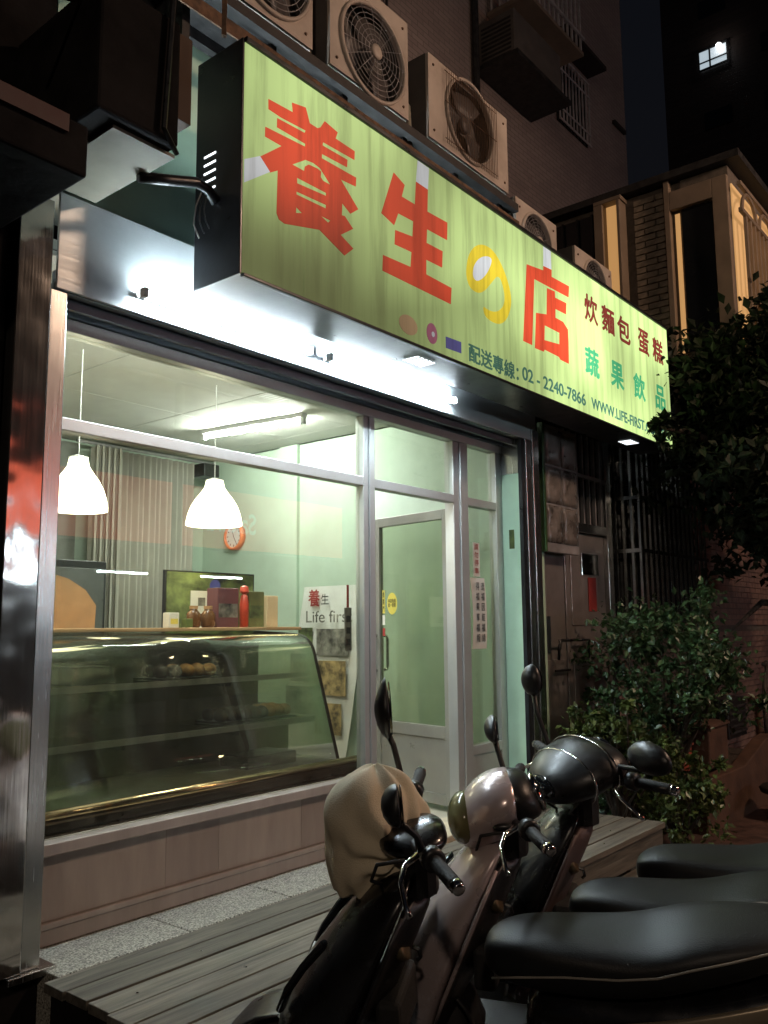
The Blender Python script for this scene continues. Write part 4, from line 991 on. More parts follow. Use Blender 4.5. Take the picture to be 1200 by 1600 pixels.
MB().box(X2-.007, X2-.001, 2.615, 2.66, 4.0, 5.34).build('lit_pane', MT['warm_pane'], hb)
MB().box(X2-.16, X2+.0, 3.135, 3.165, 4.2, 5.60).build('window_frame', MT['trim'], hb, bevel=.004)
MB().box(X2-.16, X2+.0, 3.31, 3.40, 4.2, 5.60).build('window_frame', MT['trim'], hb, bevel=.004)
MB().box(X2-.16, X2+.0, 3.12, 3.40, 5.602, 5.64).build('window_head', MT['trim'], hb, bevel=.004)
MB().box(X2-.06, X2-.05, 3.166, 3.309, 4.2, 5.60).build('lit_pane', MT['warm_pane'], hb)
solo_dummy = MB().box(X2+.0, X2+.012, 3.42, 4.2, 4.4, 5.6).build('dark_window', MT['dark_glass'], hb)
for k in range(5): MB().box(X2-.03, X2-.012, 3.47+k*.16, 3.49+k*.16, 4.4, 5.6).build('bar', MT['dark_iron'], hb)
# ornate cream window grille on the front
for k in range(16):
    xx = X2+.12+k*.13
    MB().box(xx-.018, xx+.018, 2.06, 2.09, 3.9, 5.2).build('grille_bar', MT['trim'], hb, bevel=.004)
for k in range(4):
    xx = X2+.25+k*.52
    MB().tube([(xx+.22*math.cos(q*math.pi/10), 2.075, 5.2+.22*math.sin(q*math.pi/10)) for q in range(11)], .018, 6).build('grille_arch', MT['trim'], hb)
for zz in (3.9, 5.2, 5.45): MB().box(X2-.02, X2+2.3, 2.055, 2.092, zz-.02, zz+.02).build('grille_rail', MT['trim'], hb, bevel=.004)
MB().box(X2+.05, X2+2.3, 2.155, 2.168, 3.95, 5.5).build('lit_pane', MT['warm_pane'], hb)

# ================================================================== far tower
tw = thing('dark_tower', 'dark high rise tower with one brightly lit window against the night sky', 'tower', (52, 0, 0))
MB().box(45, 62, -30, 15.95, 0, 70).build('wall', MT['tower'], tw)
wm = MB().box(44.93, 44.99, -.72, .72, -.5, .5).mesh('window'); wm.materials.append(MT['dark_glass'])
twl = Vector((52, 0, 0))
for i in range(10):
    for j in range(6):
        y, z = 13.1-j*3.1, 12.2+i*3.3
        if abs(y-13.1) < .1 and abs(z-32) < .9: continue
        put(wm, 'window', tw, Vector((0, y, z))-twl)
MB().ball((44.6, 12.75, 32.55), .16, 12).build('ceiling_lamp', glow('bare_bulb', (1, 1, 1), 8), tw)
lw_ = MB().box(44.92, 44.98, 12.45, 13.9, 31.75, 32.8).build('lit_window', MT['cool_pane'], tw)
for (y0, y1, z0, z1) in ((12.4, 13.95, 32.8, 32.9), (12.4, 13.95, 31.65, 31.75), (13.3, 13.38, 31.75, 32.8), (12.4, 12.45, 31.75, 32.8), (13.9, 13.95, 31.75, 32.8), (12.45, 13.9, 32.1, 32.16)):
    MB().box(44.85, 44.915, y0, y1, z0, z1).build('frame', MT['dark_iron'], tw)

# ================================================================== neighbouring steel door, notice board, barred transom and cage window
nd = thing('steel_door', 'stainless steel security door beside the mint reveal pillar', 'door', (6.15, 3.12, 0))
MB().box(5.57, 5.98, 3.10, 3.14, .05, 2.28).build('leaf', MT['door_steel'], nd, bevel=.004)
MB().box(6.0, 6.70, 3.10, 3.14, .05, 2.28).build('leaf', MT['door_steel'], nd, bevel=.004)
MB().box(5.981, 5.999, 3.115, 3.135, .05, 2.28).build('gap_seal', MT['black_plastic'], nd)
for (x0, x1, z0, z1) in ((6.08, 6.62, 1.55, 2.15), (6.08, 6.62, .5, 1.3), (5.63, 5.92, .5, 1.3)):
    MB().box(x0, x1, 3.09, 3.0995, z0, z1).build('raised_panel', MT['door_steel'], nd, bevel=.012)
MB().box(6.702, 6.80, 3.06, 3.16, .02, 3.10).build('frame_post', MT['steel'], nd, bevel=.004)
MB().box(5.57, 6.70, 3.07, 3.16, 2.285, 2.36).build('frame_head', MT['steel'], nd, bevel=.004)
MB().box(5.64, 5.72, 3.085, 3.0995, 1.35, 1.62).build('lock_plate', MT['dark_steel'], nd, bevel=.004)
for xx, d in ((5.90, -1), (6.06, 1)):
    MB().tube([(xx, 3.10, 1.44), (xx, 3.03, 1.44), (xx+d*.16, 3.03, 1.44), (xx+d*.16, 3.04, 1.30)], .011, 8).build('lever', MT['black_plastic'], nd, smooth=True)
MB().tube([(5.72, 3.06, 1.22), (5.95, 3.06, 1.22)], .009, 8).build('lever', MT['black_plastic'], nd)
MB().box(6.36, 6.50, 3.084, 3.0885, 1.66, 1.93).build('red_paper_charm', MT['red_ink'], nd)
MB().box(6.25, 6.55, 3.080, 3.0835, 1.95, 2.12).build('plastic_cover', MT['chrome'], nd, bevel=.002)
for k in range(7):
    xx = 6.06+k*.105
    MB().box(xx-.011, xx+.011, 3.10, 3.125, 2.362, 3.10).build('transom_bar', MT['grille'], nd)
MB().box(5.57, 6.70, 3.095, 3.13, 2.74, 2.77).build('transom_rail', MT['grille'], nd)
MB().box(5.57, 6.70, 3.15, 3.158, 2.362, 3.10).build('transom_glass', MT['dark_glass'], nd)

nb = thing('poster_case', 'tall plastic covered poster board hanging beside the mint reveal pillar', 'poster board', (5.76, 3.02, 2.08))
MB().box(5.50, 6.03, 2.985, 3.02, 2.08, 3.03).build('board', MT['grille'], nb, bevel=.006)
for i in range(2):
    for j in range(3):
        x0 = 5.525+i*.25; z0 = 2.15+j*.29
        m = MB(); rings = []
        for q in range(7):
            zz = z0+q/6*.275
            rings.append([(x0, 2.982, zz), (x0+.06, 2.979-.006*math.sin(q*1.7+i), zz), (x0+.13, 2.981+.004*math.sin(q*2.3+j), zz), (x0+.19, 2.978-.004*math.sin(q*1.1), zz), (x0+.24, 2.982, zz), (x0+.24, 2.984, zz), (x0, 2.984, zz)])
        m.loft(rings).build('poster_sheet', MT['poster_sheet'] if 'poster_sheet' in MT else MT.setdefault('poster_sheet', pm('faded_poster', (.19,.17,.155), .3, 0, .5, 7, .1, 40, detail=6)), nb, smooth=True)
MB().box(5.49, 5.515, 2.978, 3.022, 2.08, 3.03).build('frame_edge', MT['leaf'], nb)

wc = thing('cage_window', 'projecting steel bar cage over the dark ground floor window beyond the steel door', 'window grille', (7.7, 3.0, 1.6))
MB().box(6.82, 8.9, 3.13, 3.14, 1.6, 3.2).build('window_glass', MT['dark_glass'], wc)
bar_m = MB().box(-.010, .010, -.010, .010, 0, 1.62).mesh('bar'); bar_m.materials.append(MT['steel'])
wcl = Vector((7.7, 3.0, 1.6))
for k in range(15): put(bar_m, 'bar', wc, Vector((6.93+k*.112, 2.87, 1.57))-wcl)
for k in range(3): put(bar_m, 'bar', wc, Vector((6.91, 2.93+k*.075, 1.57))-wcl)
for zz in (1.575, 2.17, 2.62, 3.18):
    MB().box(6.895, 8.53, 2.848, 2.858, zz-.016, zz+.016).build('rail', MT['steel'], wc)
    MB().box(6.888, 6.894, 2.85, 3.13, zz-.016, zz+.016).build('rail', MT['steel'], wc)
MB().box(6.90, 8.53, 2.86, 3.12, 1.535, 1.556).build('ledge', MT['trim'], wc)

# ground floor wall of the neighbour: brick pieces below the cage and along the lane
nw = thing('neighbour_wall', 'pinkish brick ground floor wall behind the shrubs', 'wall', (9, 3.25, 0))
MB().box(6.81, 14, 3.165, 3.3, 0, 3.25).build('backing', MT['mortar'], nw)
pb = MB().box(-.108, .108, -.011, .011, -.028, .028).mesh('brick'); pb.materials.append(MT['brick_wall'])
nwl = Vector((9, 3.25, 0)); z = .16; row = 0; cnt = 0
while z < 1.5:
    x = 9.2+(.11 if row % 2 else 0)
    while x < 11.9 and cnt < 295:
        put(pb, 'brick', nw, Vector((x, 3.156+rnd.uniform(-.002, .002), z))-nwl); x += .222; cnt += 1
    z += .064; row += 1
m = MB(); z = .03; row = 0
while z < 3.2:
    x = 6.93+(.11 if row % 2 else 0)
    while x < 13.9:
        inside = 9.1 < x < 12.05 and .13 < z < 1.53
        if not inside and not (z > 1.55 and x < 8.95): m.box(x-.108, x+.108, 3.145, 3.164, z-.028, z+.028)
        x += .222
    z += .064; row += 1
o = m.build('brick_field', MT['brick_wall'], nw); o['kind'] = 'stuff'

# ================================================================== dark neighbour on the other side
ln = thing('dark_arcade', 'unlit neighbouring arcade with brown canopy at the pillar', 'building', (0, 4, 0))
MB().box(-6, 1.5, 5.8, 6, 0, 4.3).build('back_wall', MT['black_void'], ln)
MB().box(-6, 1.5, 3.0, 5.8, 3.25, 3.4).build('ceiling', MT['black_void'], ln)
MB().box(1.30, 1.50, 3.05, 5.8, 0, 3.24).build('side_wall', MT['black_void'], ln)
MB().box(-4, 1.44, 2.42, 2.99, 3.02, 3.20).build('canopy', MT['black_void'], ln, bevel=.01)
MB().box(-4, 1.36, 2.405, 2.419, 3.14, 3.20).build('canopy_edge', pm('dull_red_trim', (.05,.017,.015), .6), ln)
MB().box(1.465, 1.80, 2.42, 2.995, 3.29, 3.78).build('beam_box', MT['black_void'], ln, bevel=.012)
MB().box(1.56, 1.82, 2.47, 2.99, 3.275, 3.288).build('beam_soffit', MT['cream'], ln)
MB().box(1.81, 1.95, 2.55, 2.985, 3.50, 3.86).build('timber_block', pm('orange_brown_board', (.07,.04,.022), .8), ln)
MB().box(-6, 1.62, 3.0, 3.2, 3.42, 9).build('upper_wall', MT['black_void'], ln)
MB().tube([(1.75, 2.40, 3.9), (1.72, 2.40, 3.32), (1.80, 2.43, 3.268)], .010, 6).build('cable', MT['black_plastic'], ln)
cd = thing('sign_conduit', 'black bent conduit and loose wires running into the sign end', 'conduit', (2.0, 2.65, 3.25))
MB().tube([(1.80, 2.66, 3.262), (1.93, 2.65, 3.30), (2.06, 2.65, 3.345), (2.12, 2.65, 3.34), (2.165, 2.65, 3.30)], .022, 10).build('pipe', MT['black_plastic'], cd, smooth=True)
for k in range(3):
    MB().tube([(2.10+k*.012, 2.66, 3.33), (2.07+k*.02, 2.66, 3.25), (2.06+k*.03, 2.66, 3.17+k*.02), (2.09+k*.025, 2.66, 3.12+.03*k)], .003, 5).build('wire', MT['white_plastic'] if k == 0 else MT['black_plastic'], cd)
rk = thing('iron_rack', 'rusty iron angle rack mounted on the dark upper wall', 'rack', (1.7, 2.9, 3.9))
for (p, q) in (((1.72, 2.6, 3.86), (1.72, 2.6, 4.6)), ((1.72, 2.6, 4.6), (2.15, 2.6, 4.75)), ((1.72, 2.6, 4.2), (2.15, 2.6, 4.32)), ((2.15, 2.6, 4.02), (2.15, 2.6, 4.75)), ((1.2, 2.5, 3.62), (1.72, 2.6, 3.86)), ((1.72, 2.6, 4.6), (1.72, 3.0, 4.6)), ((1.72, 2.6, 4.2), (1.72, 3.0, 4.2))):
    MB().tube([p, q], .014, 4).build('angle_iron', MT['rust'], rk)

# ================================================================== plants
def leaf_cloud(center, rad, n, size, clumps, seed, flat_=1.0, shell=.55):
    rr = random.Random(seed); m = MB(); cl = []
    for _ in range(clumps):
        while True:
            p = Vector((rr.uniform(-1, 1), rr.uniform(-1, 1), rr.uniform(-1, 1)))
            if shell < p.length < 1: break
        p *= rr.choice((1, 1, 1, .8, 1.18, 1.32))
        cl.append(Vector((p.x*rad[0], p.y*rad[1], p.z*rad[2]))+Vector(center))
    cr_ = min(rad)*.30; sz = {id(c): rr.choice((.2, .35, .5, .7)) for c in cl}
    for i in range(n):
        c = cl[rr.randrange(clumps)]
        q = Vector((rr.gauss(0, 1), rr.gauss(0, 1), rr.gauss(0, .75)))*cr_*sz[id(c)]
        p = c+q
        nrm = Vector((rr.gauss(0, .6), rr.gauss(0, .6), rr.uniform(.15, 1.2))).normalized()
        t = nrm.cross(Vector((rr.uniform(-1, 1), rr.uniform(-1, 1), rr.uniform(-.3, .3)))).normalized(); b_ = nrm.cross(t)
        L_ = size*rr.uniform(.6, 1.25); w = L_*.30
        m.add([p, p+t*L_*.45+b_*w+nrm*L_*.06, p+t*L_-nrm*L_*.08, p+t*L_*.45-b_*w+nrm*L_*.06], [(0, 1, 2), (0, 2, 3)])
    return m, cl
def shrub(name, label, cat, base, center, rad, n, size, clumps, mat, seed, group=None, trunk=.02):
    t = thing(name, label, cat, base, group)
    m, cl = leaf_cloud(center, rad, n, size, clumps, seed)
    m.build('foliage', MT[mat], t)
    w = MB(); rr = random.Random(seed+1)
    for c in cl[::max(1, len(cl)//14)]:
        b0 = Vector(base)+Vector((rr.uniform(-.04, .04), rr.uniform(-.04, .04), 0)); mid = b0.lerp(c, .5)+Vector((rr.uniform(-.06, .06), rr.uniform(-.06, .06), .05))
        w.tube([b0, b0.lerp(mid, .5)+Vector((0, 0, .03)), mid, c], [trunk, trunk*.8, trunk*.55, trunk*.2], 6)
    w.build('stem', MT['bark'], t)
    return t
shrub('shrub', 'large dense green shrub in front of the steel door and cage window', 'shrub', (6.35, 2.45, .45), (6.30, 2.46, 1.24), (.60, .55, .48), 6500, .055, 95, 'leaf', 11, trunk=.022)
shrub('shrub', 'small bright green shrub at the foot of the steel door', 'shrub', (5.75, 2.62, .2), (5.72, 2.62, .72), (.30, .30, .26), 2600, .05, 40, 'leaf2', 12, trunk=.012)
shrub('shrub', 'low leafy shrub beside the end of the deck', 'shrub', (5.95, 2.30, .02), (5.95, 2.28, .42), (.30, .28, .30), 2600, .05, 40, 'leaf2', 13, trunk=.010)
shrub('shrub', 'dark low shrub under the large green shrub', 'shrub', (6.15, 2.75, .02), (6.10, 2.72, .45), (.4, .35, .35), 2200, .05, 40, 'leaf', 14, trunk=.012)
# street tree: dark crown that hangs over the end of the sign
tr = thing('street_tree', 'dark street tree whose crown hangs over the end of the sign', 'tree', (9.0, 2.05, 0))
MB().tube([(9.35, 2.0, 0), (9.33, 2.02, .6), (9.28, 2.03, 1.3), (9.2, 2.0, 2.0), (9.0, 2.0, 2.7), (8.7, 2.1, 3.4), (8.5, 2.1, 4.0)], [.10, .085, .08, .078, .07, .05, .02], 12).build('trunk', MT['bark'], tr, smooth=True)
for k, (p, q, s) in enumerate((((9.22, 2.0, 1.9), (8.2, 2.35, 2.6), (7.3, 2.35, 3.1)), ((9.2, 2.0, 2.1), (9.6, 1.7, 3.0), (9.9, 1.5, 3.9)), ((8.9, 2.02, 2.9), (8.1, 2.0, 3.4), (7.3, 2.0, 3.5)), ((7.4, 2.34, 3.05), (6.9, 2.38, 3.1), (6.36, 2.42, 3.05)), ((8.7, 2.1, 3.3), (8.6, 2.6, 3.6), (8.3, 2.9, 4.0)), ((9.25, 2.02, 1.7), (8.6, 2.4, 1.75), (8.0, 2.5, 1.5)))):
    MB().tube([p, q, s], [.045, .03, .01], 8).build('limb', MT['bark'], tr, smooth=True)
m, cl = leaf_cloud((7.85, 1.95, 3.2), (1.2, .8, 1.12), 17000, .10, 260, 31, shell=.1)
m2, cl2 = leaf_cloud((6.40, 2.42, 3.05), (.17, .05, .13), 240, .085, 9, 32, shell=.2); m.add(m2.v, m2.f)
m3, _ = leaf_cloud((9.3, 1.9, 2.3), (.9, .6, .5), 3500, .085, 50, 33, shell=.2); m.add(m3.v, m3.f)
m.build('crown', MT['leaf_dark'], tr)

# planter, crates and pots in the lane
pl = thing('planter_wall', 'low terracotta coloured planter wall under the shrubs', 'planter', (7.3, 2.4, 0))
MB().prism([(6.55, 0), (8.9, 0), (8.9, .62), (8.1, .55), (7.5, .40), (6.55, .40)], lambda a, b: (a, 2.30, b), lambda a, b: (a, 2.42, b)).build('front_wall', MT['terracotta'], pl, bevel=.01)
MB().box(6.55, 8.9, 2.421, 3.1, 0, .34).build('soil', MT['bark'], pl)
MB().box(6.57, 6.69, 2.421, 3.1, .0, .42).build('end_wall', MT['terracotta'], pl, bevel=.01)
cr1 = thing('plastic_crate', 'red plastic crate standing among the shrubs', 'crate', (6.75, 2.62, .34))
MB().box(6.62, 6.90, 2.52, 2.72, .42, .66).build('body', MT['red_plastic'], cr1, bevel=.01)
for k in range(3): MB().box(6.60, 6.92, 2.512, 2.73, .45+k*.08, .465+k*.08).build('rib', MT['red_plastic'], cr1)
tb2 = thing('terracotta_trough', 'square terracotta trough beside the red crate', 'trough', (7.35, 2.55, .34))
MB().box(7.1, 7.55, 2.45, 2.7, .40, .72).build('body', MT['terracotta'], tb2, bevel=.012)
MB().box(7.08, 7.57, 2.43, 2.72, .721, .75).build('rim', MT['terracotta'], tb2, bevel=.006)
vb = thing('meter_box', 'black louvred box on the planter beside the brick wall', 'box', (8.0, 2.6, .5))
MB().box(7.75, 8.25, 2.5, 2.75, .56, .90).build('body', MT['black_plastic'], vb, bevel=.01)
for k in range(5): MB().box(7.77, 8.23, 2.488, 2.499, .60+k*.055, .62+k*.055).build('louvre', MT['dark_iron'], vb)
pp = thing('vent_pipe', 'bent grey pipe rising from the paving by the planter', 'pipe', (8.7, 2.1, 0))
MB().tube([(8.3, 2.05, .02), (8.3, 2.05, .48), (8.34, 2.07, .56), (8.45, 2.10, .58), (8.50, 2.12, .52), (8.52, 2.12, .05)], .045, 10).build('pipe', MT['rust'], pp, smooth=True)
hk = thing('hooked_stick', 'dark hooked stick standing in the planter', 'stick', (8.4, 2.36, .5))
MB().tube([(8.35, 2.36, .5), (8.33, 2.36, .9), (8.40, 2.36, 1.05), (8.48, 2.36, 1.12), (8.46, 2.36, 1.2), (8.38, 2.36, 1.18)], .02, 8).build('stick', MT['bark'], hk, smooth=True)
wp = thing('wall_pipe', 'elbow drain pipe on the pink brick wall', 'pipe', (11.0, 3.1, 0))
MB().tube([(10.7, 3.10, .15), (10.7, 3.10, .62), (10.66, 3.10, .68), (10.45, 3.10, .69)], .035, 10).build('pipe', MT['rust'], wp, smooth=True)
pt = thing('flower_pot', 'dark round flower pot in the shade of the lane', 'pot', (9.3, 2.3, .015))
MB().lathe([(.14, .016), (.20, .30), (.22, .31), (.22, .35), (.19, .35)], (9.75, 2.35, 0), 24).build('pot', MT['black_plastic'], pt, smooth=True)
pt2 = thing('low_stool', 'low dark stool on the reddish paving', 'stool', (8.0, 1.75, 0))
MB().lathe([(.24, .22), (.25, .25), (.23, .27)], (7.5, 1.95, 0), 24).build('seat', MT['brown_panel'], pt2, smooth=True)
for a in range(4): MB().tube([(7.5+.16*math.cos(a*1.571+.6), 1.95+.16*math.sin(a*1.571+.6), .22), (7.5+.2*math.cos(a*1.571+.6), 1.95+.2*math.sin(a*1.571+.6), .015)], .015, 6).build('leg', MT['dark_iron'], pt2)

# ================================================================== across the street (seen only in reflections) and the street lamp
op = thing('facing_shop', 'dark shop building across the street', 'building', (9, -9.5, 0))
MB().box(-12, 26, -10, -9.3, 0, 9).build('wall', MT['black_void'], op)
fs = thing('red_shop_sign', 'long red lit fascia sign across the street', 'sign', (10.5, -8.9, 3.4))
MB().box(6.2, 17, -9.28, -8.92, 3.35, 4.75).build('cabinet', MT['black_box'], fs)
MB().box(6.2, 17, -8.918, -8.9, 3.37, 4.73).build('face', glow('red_sign_face', (1.0, .17, .09), 1.1), fs)
ms = text_mesh('lettering', 'Sakura', .02); fit(ms, 0, 1.5, 0, .5)
ms.transform(Matrix(((-1,0,0,0),(0,0,1,0),(0,1,0,0),(0,0,0,1)))); ms.transform(Matrix.Translation((13.9-10.5, .008, .35)))
ms.materials.append(glow('white_sign_letters', (1, 1, 1), 1.2)); put(ms, 'lettering', fs)
for k, (x, z) in enumerate(((7.6, 2.75), (10.2, 2.7), (12.8, 2.7))):
    t = thing('fluorescent_lamp', ('white fluorescent lamp at the dark corner end of the red sign across the street', 'white fluorescent lamp midway along the red sign across the street', 'white fluorescent lamp below the white lettering of the red sign')[k], 'lamp', (x, -8.8, z), 'lamps across the street')
    MB().box(x-.6, x+.6, -8.9, -8.84, z, z+.05).build('housing', MT['white_plastic'], t)
    MB().tube([(x-.58, -8.8, z), (x+.58, -8.8, z)], .016, 10).build('tube', MT['tube'], t)
def street_lamp(label, x, y, h, aim, power, arm, size=.3, col=(1, .66, .46)):
    t = thing('street_lamp', label, 'street lamp', (x, y, 0))
    hx, hy = x+arm[0], y+arm[1]
    MB().tube([(x, y, 0), (x, y, h-.6), (x+arm[0]*.3, y+arm[1]*.3, h-.1), (hx, hy, h)], [.09, .06, .05, .04], 12).build('pole', MT['dark_iron'], t, smooth=True)
    MB().box(hx-.28, hx+.28, hy-.16, hy+.16, h-.02, h+.10).build('head', MT['grille'], t, bevel=.04)
    MB().box(hx-.22, hx+.22, hy-.12, hy+.12, h-.032, h-.022).build('lens', glow('lamp_lens_'+str(int(h*10)), col, 3), t)
    ld = bpy.data.lights.new('lamp_light', 'SPOT'); ld.energy = power; ld.color = col; ld.shadow_soft_size = size; ld.spot_size = R(150); ld.spot_blend = .6
    lo = bpy.data.objects.new('lamp_light', ld); COL.objects.link(lo); lo.parent = t
    p = Vector((hx, hy, h-.08)); d = (Vector(aim)-p).normalized()
    lo.location = p-Vector((x, y, 0)); lo.rotation_euler = d.to_track_quat('-Z', 'Y').to_euler()
    return t
street_lamp('tall warm street lamp on the far kerb facing the dark arcade', -7.0, -5.0, 7.1, (2.5, 2.6, 2.0), 720, (.8, .5), size=.22, col=(1, .78, .60))
street_lamp('tall warm street lamp at the kerb down the street', 7.2, -3.1, 6.3, (5.5, 2.6, 2.8), 880, (-.9, .5))
# ================================================================== scooters
def srow(u, hw, top, bot, n=16, e=.62):
    mid, hh = (top+bot)/2, (top-bot)/2
    out = []
    for k in range(n):
        a = 2*math.pi*k/n
        c, s_ = math.cos(a), math.sin(a)
        out.append((u, hw*math.copysign(abs(c)**e, c), mid+hh*math.copysign(abs(s_)**(e if s_ > 0 else .35), s_)))
    return out

def scooter(label, O, heading, lean, steer, P):
    root = thing('scooter', label, 'scooter', (O[0], O[1], 0), 'scooters parked before the shop', (-R(lean), 0, R(heading)))
    def B(m, nm, mat, par=None, **kw): return m.build(nm, MT[mat], par or root, local=True, **kw)
    # wheels
    def wheel(u, r, nm):
        w = MB().tube([(u+(r-.05)*math.cos(2*math.pi*i/28), 0, r+(r-.05)*math.sin(2*math.pi*i/28)) for i in range(28)], .052, 10, closed=True)
        t = B(w, nm, 'rubber', smooth=True)
        B(MB().lathe([(r-.075, -.03), (r-.07, 0), (r-.075, .03)], (u, 0, r), 28, Matrix.Rotation(R(90), 3, 'X'), caps=False), 'rim', 'grille', t, smooth=True)
        B(MB().lathe([(.06, -.045), (.075, 0), (.06, .045)], (u, 0, r), 16, Matrix.Rotation(R(90), 3, 'X')), 'hub', 'grille', t, smooth=True)
        m = MB()
        for k in range(5):
            a = k*2*math.pi/5
            m.obox((u+.11*math.cos(a), 0, r+.11*math.sin(a)), (.14, .03, .03), Matrix.Rotation(-a, 3, 'Y'))
        B(m, 'spoke', 'grille', t)
    wheel(.385, .235, 'front_wheel'); wheel(-.90, .235, 'rear_wheel')
    B(MB().loft([[(.385+q*.27*math.cos(R(a)) , v, .235+.27*math.sin(R(a))) for v, q in ((-.07, .98), (-.05, 1.0), (0, 1.03), (.05, 1.0), (.07, .98), (.05, .97), (-.05, .97))] for a in range(20, 165, 16)]), 'front_fender', 'black_plastic', smooth=True)
    # front fairing
    ST = P.get('stations') or [(.28, .27, .40, .13), (.38, .235, .44, .175), (.48, .195, .435, .205), (.58, .15, .39, .222), (.68, .105, .32, .222), (.78, .06, .235, .205), (.87, .02, .155, .165), (.93, -.01, .085, .115)]
    rings = []
    for w, ub, uf, W_ in ST:
        r_ = []
        for i in range(11):
            a = math.pi*i/10
            r_.append((ub+(uf-ub)*math.sin(a)**.85, W_*math.cos(a), w))
        for q in (-.6, -.2, .2, .6): r_.append((ub+.015*(1-q*q), W_*q, w))
        rings.append(r_)
    fair = B(MB().loft(rings), 'front_fairing', P['fair'], sub=2)
    # inner leg shield
    m = MB(); g = []
    for w, ub, uf, W_ in ST[:-1]:
        g.append([(ub-.012-.055*max(0, 1-(q*1.6)**2)*(1 if .45 < w < .9 else .5), q*W_*.93, w) for q in (-1, -.75, -.5, -.25, 0, .25, .5, .75, 1)]+[(ub+.004, q*W_*.93, w) for q in (1, .33, -.33, -1)])
    leg = B(m.loft(g), 'leg_shield', P['inner'], sub=1)
    B(MB().box(.05, .12, -.11, .11, .47, .60), 'glove_box', 'rubber', leg, bevel=.015)
    B(MB().lathe([(.032, -.02), (.032, .004), (.024, .007)], (.040, .07, .735), 18, Matrix.Rotation(R(-65), 3, 'Y')), 'key_switch', 'gold_key', leg, smooth=True)
    B(MB().tube([(.05, -.02, .69), (.02, -.02, .68), (.015, -.02, .66), (.025, -.02, .65)], .006, 6), 'bag_hook', 'black_plastic', leg)
    for sy in (-1, 1):
        B(MB().ball((.345, sy*.172, .50), (.030, .020, .040), 12), 'reflector', 'amber', fair, smooth=True)
    for sy in (-1, 1):
        B(MB().loft([[(u-.008+.010*math.cos(2*math.pi*k/10), sy*(v+.014*math.cos(2*math.pi*k/10)), w+.016*math.sin(2*math.pi*k/10)) for k in range(10)] for u, v, w in ((.385, .12, .57), (.35, .145, .64), (.30, .155, .71), (.245, .15, .77))]), 'turn_signal', 'dark_glass', fair, smooth=True)
    B(MB().prism([(.38, -.05), (.365, .05), (.315, .045), (.33, -.045)], lambda a, b: (a-.02, b, .60), lambda a, b: (a-.045, b, .66)), 'grille_slot', 'black_plastic', fair)
    # edge trim along the shield
    for sy in (-1, 1):
        B(MB().tube([(ub-.004, sy*(W_+.002), w) for w, ub, uf, W_ in ST[1:-1]], .006, 6), 'edge_trim', P.get('trim', 'black_plastic'), leg, smooth=True)
    # floor board, body, side panels
    B(MB().box(-.38, .26, -.15, .15, .25, .31), 'floor_board', P['inner'], bevel=.02)
    B(MB().loft([srow(u, hw, t, b) for u, hw, t, b in ((-.26, .10, .62, .30), (-.34, .125, .665, .30), (-.50, .15, .675, .32), (-.70, .165, .70, .36), (-.90, .15, .755, .44), (-1.08, .11, .78, .56), (-1.20, .06, .80, .68))]), 'body', P['body'], sub=2)
    for sy in (-1, 1):
        B(MB().loft([[(u, sy*(y+.004), z1), (u, sy*(y+.016), (z0+z1)/2), (u, sy*(y+.004), z0), (u, sy*(y-.02), (z0+z1)/2)] for u, y, z0, z1 in ((-.42, .135, .59, .615), (-.52, .158, .595, .655), (-.66, .172, .615, .695), (-.82, .166, .65, .74), (-.98, .146, .70, .78), (-1.10, .105, .74, .795))]), 'side_panel', P['side'], sub=1)
    B(MB().ball((-1.205, 0, .74), (.035, .075, .045), 14), 'tail_light', 'red', smooth=True)
    B(MB().tube([(-.96, .10, .80), (-1.10, .11, .86), (-1.22, .06, .88), (-1.22, -.06, .88), (-1.10, -.11, .86), (-.96, -.10, .80)], .012, 8), 'grab_rail', P.get('rail', 'black_plastic'), smooth=True)
    # seat
    SS = [(a+.07, b, c, d) for a, b, c, d in ((-.235, .030, .735, .690), (-.262, .070, .765, .668), (-.33, .102, .788, .655), (-.45, .124, .788, .656), (-.58, .140, .786, .668), (-.67, .146, .798, .686), (-.745, .146, .825, .706), (-.84, .135, .840, .732), (-.95, .112, .850, .765), (-1.02, .080, .852, .79), (-1.06, .035, .845, .81))]
    seat = B(MB().loft([srow(u, hw*P.get('sw', 1), t+P.get('sz', 0), b) for u, hw, t, b in SS]), 'seat', 'vinyl', sub=2)
    if P.get('piping'):
        pts = []
        for i, (u, hw, t, b) in enumerate(SS):
            f = [None, .05, .34, .52, .60, .62, .63, .66, .74, .86, None][i]
            if f is None: continue
            pts.append((u, hw*.975+.001, b+(t-b)*f))
        for sy in (1, -1): B(MB().tube([(a, sy*b_, c) for a, b_, c in pts], .0032, 6), 'piping', 'piping', seat, smooth=True)
    # side stand and exhaust
    B(MB().tube([(-.35, .12, .28), (-.38, .20, .12), (-.40, .245, .05)], .012, 8), 'side_stand', 'dark_iron', smooth=True)
    B(MB().tube([(-.45, -.16, .22), (-.75, -.19, .27), (-1.12, -.20, .34)], [.025, .06, .055], 12), 'exhaust', 'dark_steel', smooth=True)
    # ---- handlebar, turned about the steering axis
    cs, sn = math.cos(R(steer)), math.sin(R(steer))
    hz = P.get('hz', 1.02)
    def H(m):
        hu = P.get('hu', 0); m.v = [(hu+x*cs-y*sn, x*sn+y*cs, z+hz-1.02) for x, y, z in m.v]; return m
    hb_ = B(H(MB().tube([(-.06, .35, 1.02), (-.035, .24, 1.02), (0, .10, 1.0), (0, -.10, 1.0), (-.035, -.24, 1.02), (-.06, -.35, 1.02)], .013, 8)), 'handlebar', 'black_plastic', smooth=True)
    B(MB().tube([(0.0, 0, .86), (0, 0, 1.0+hz-1.02)], .05, 10), 'steering_stem', 'black_plastic', hb_)
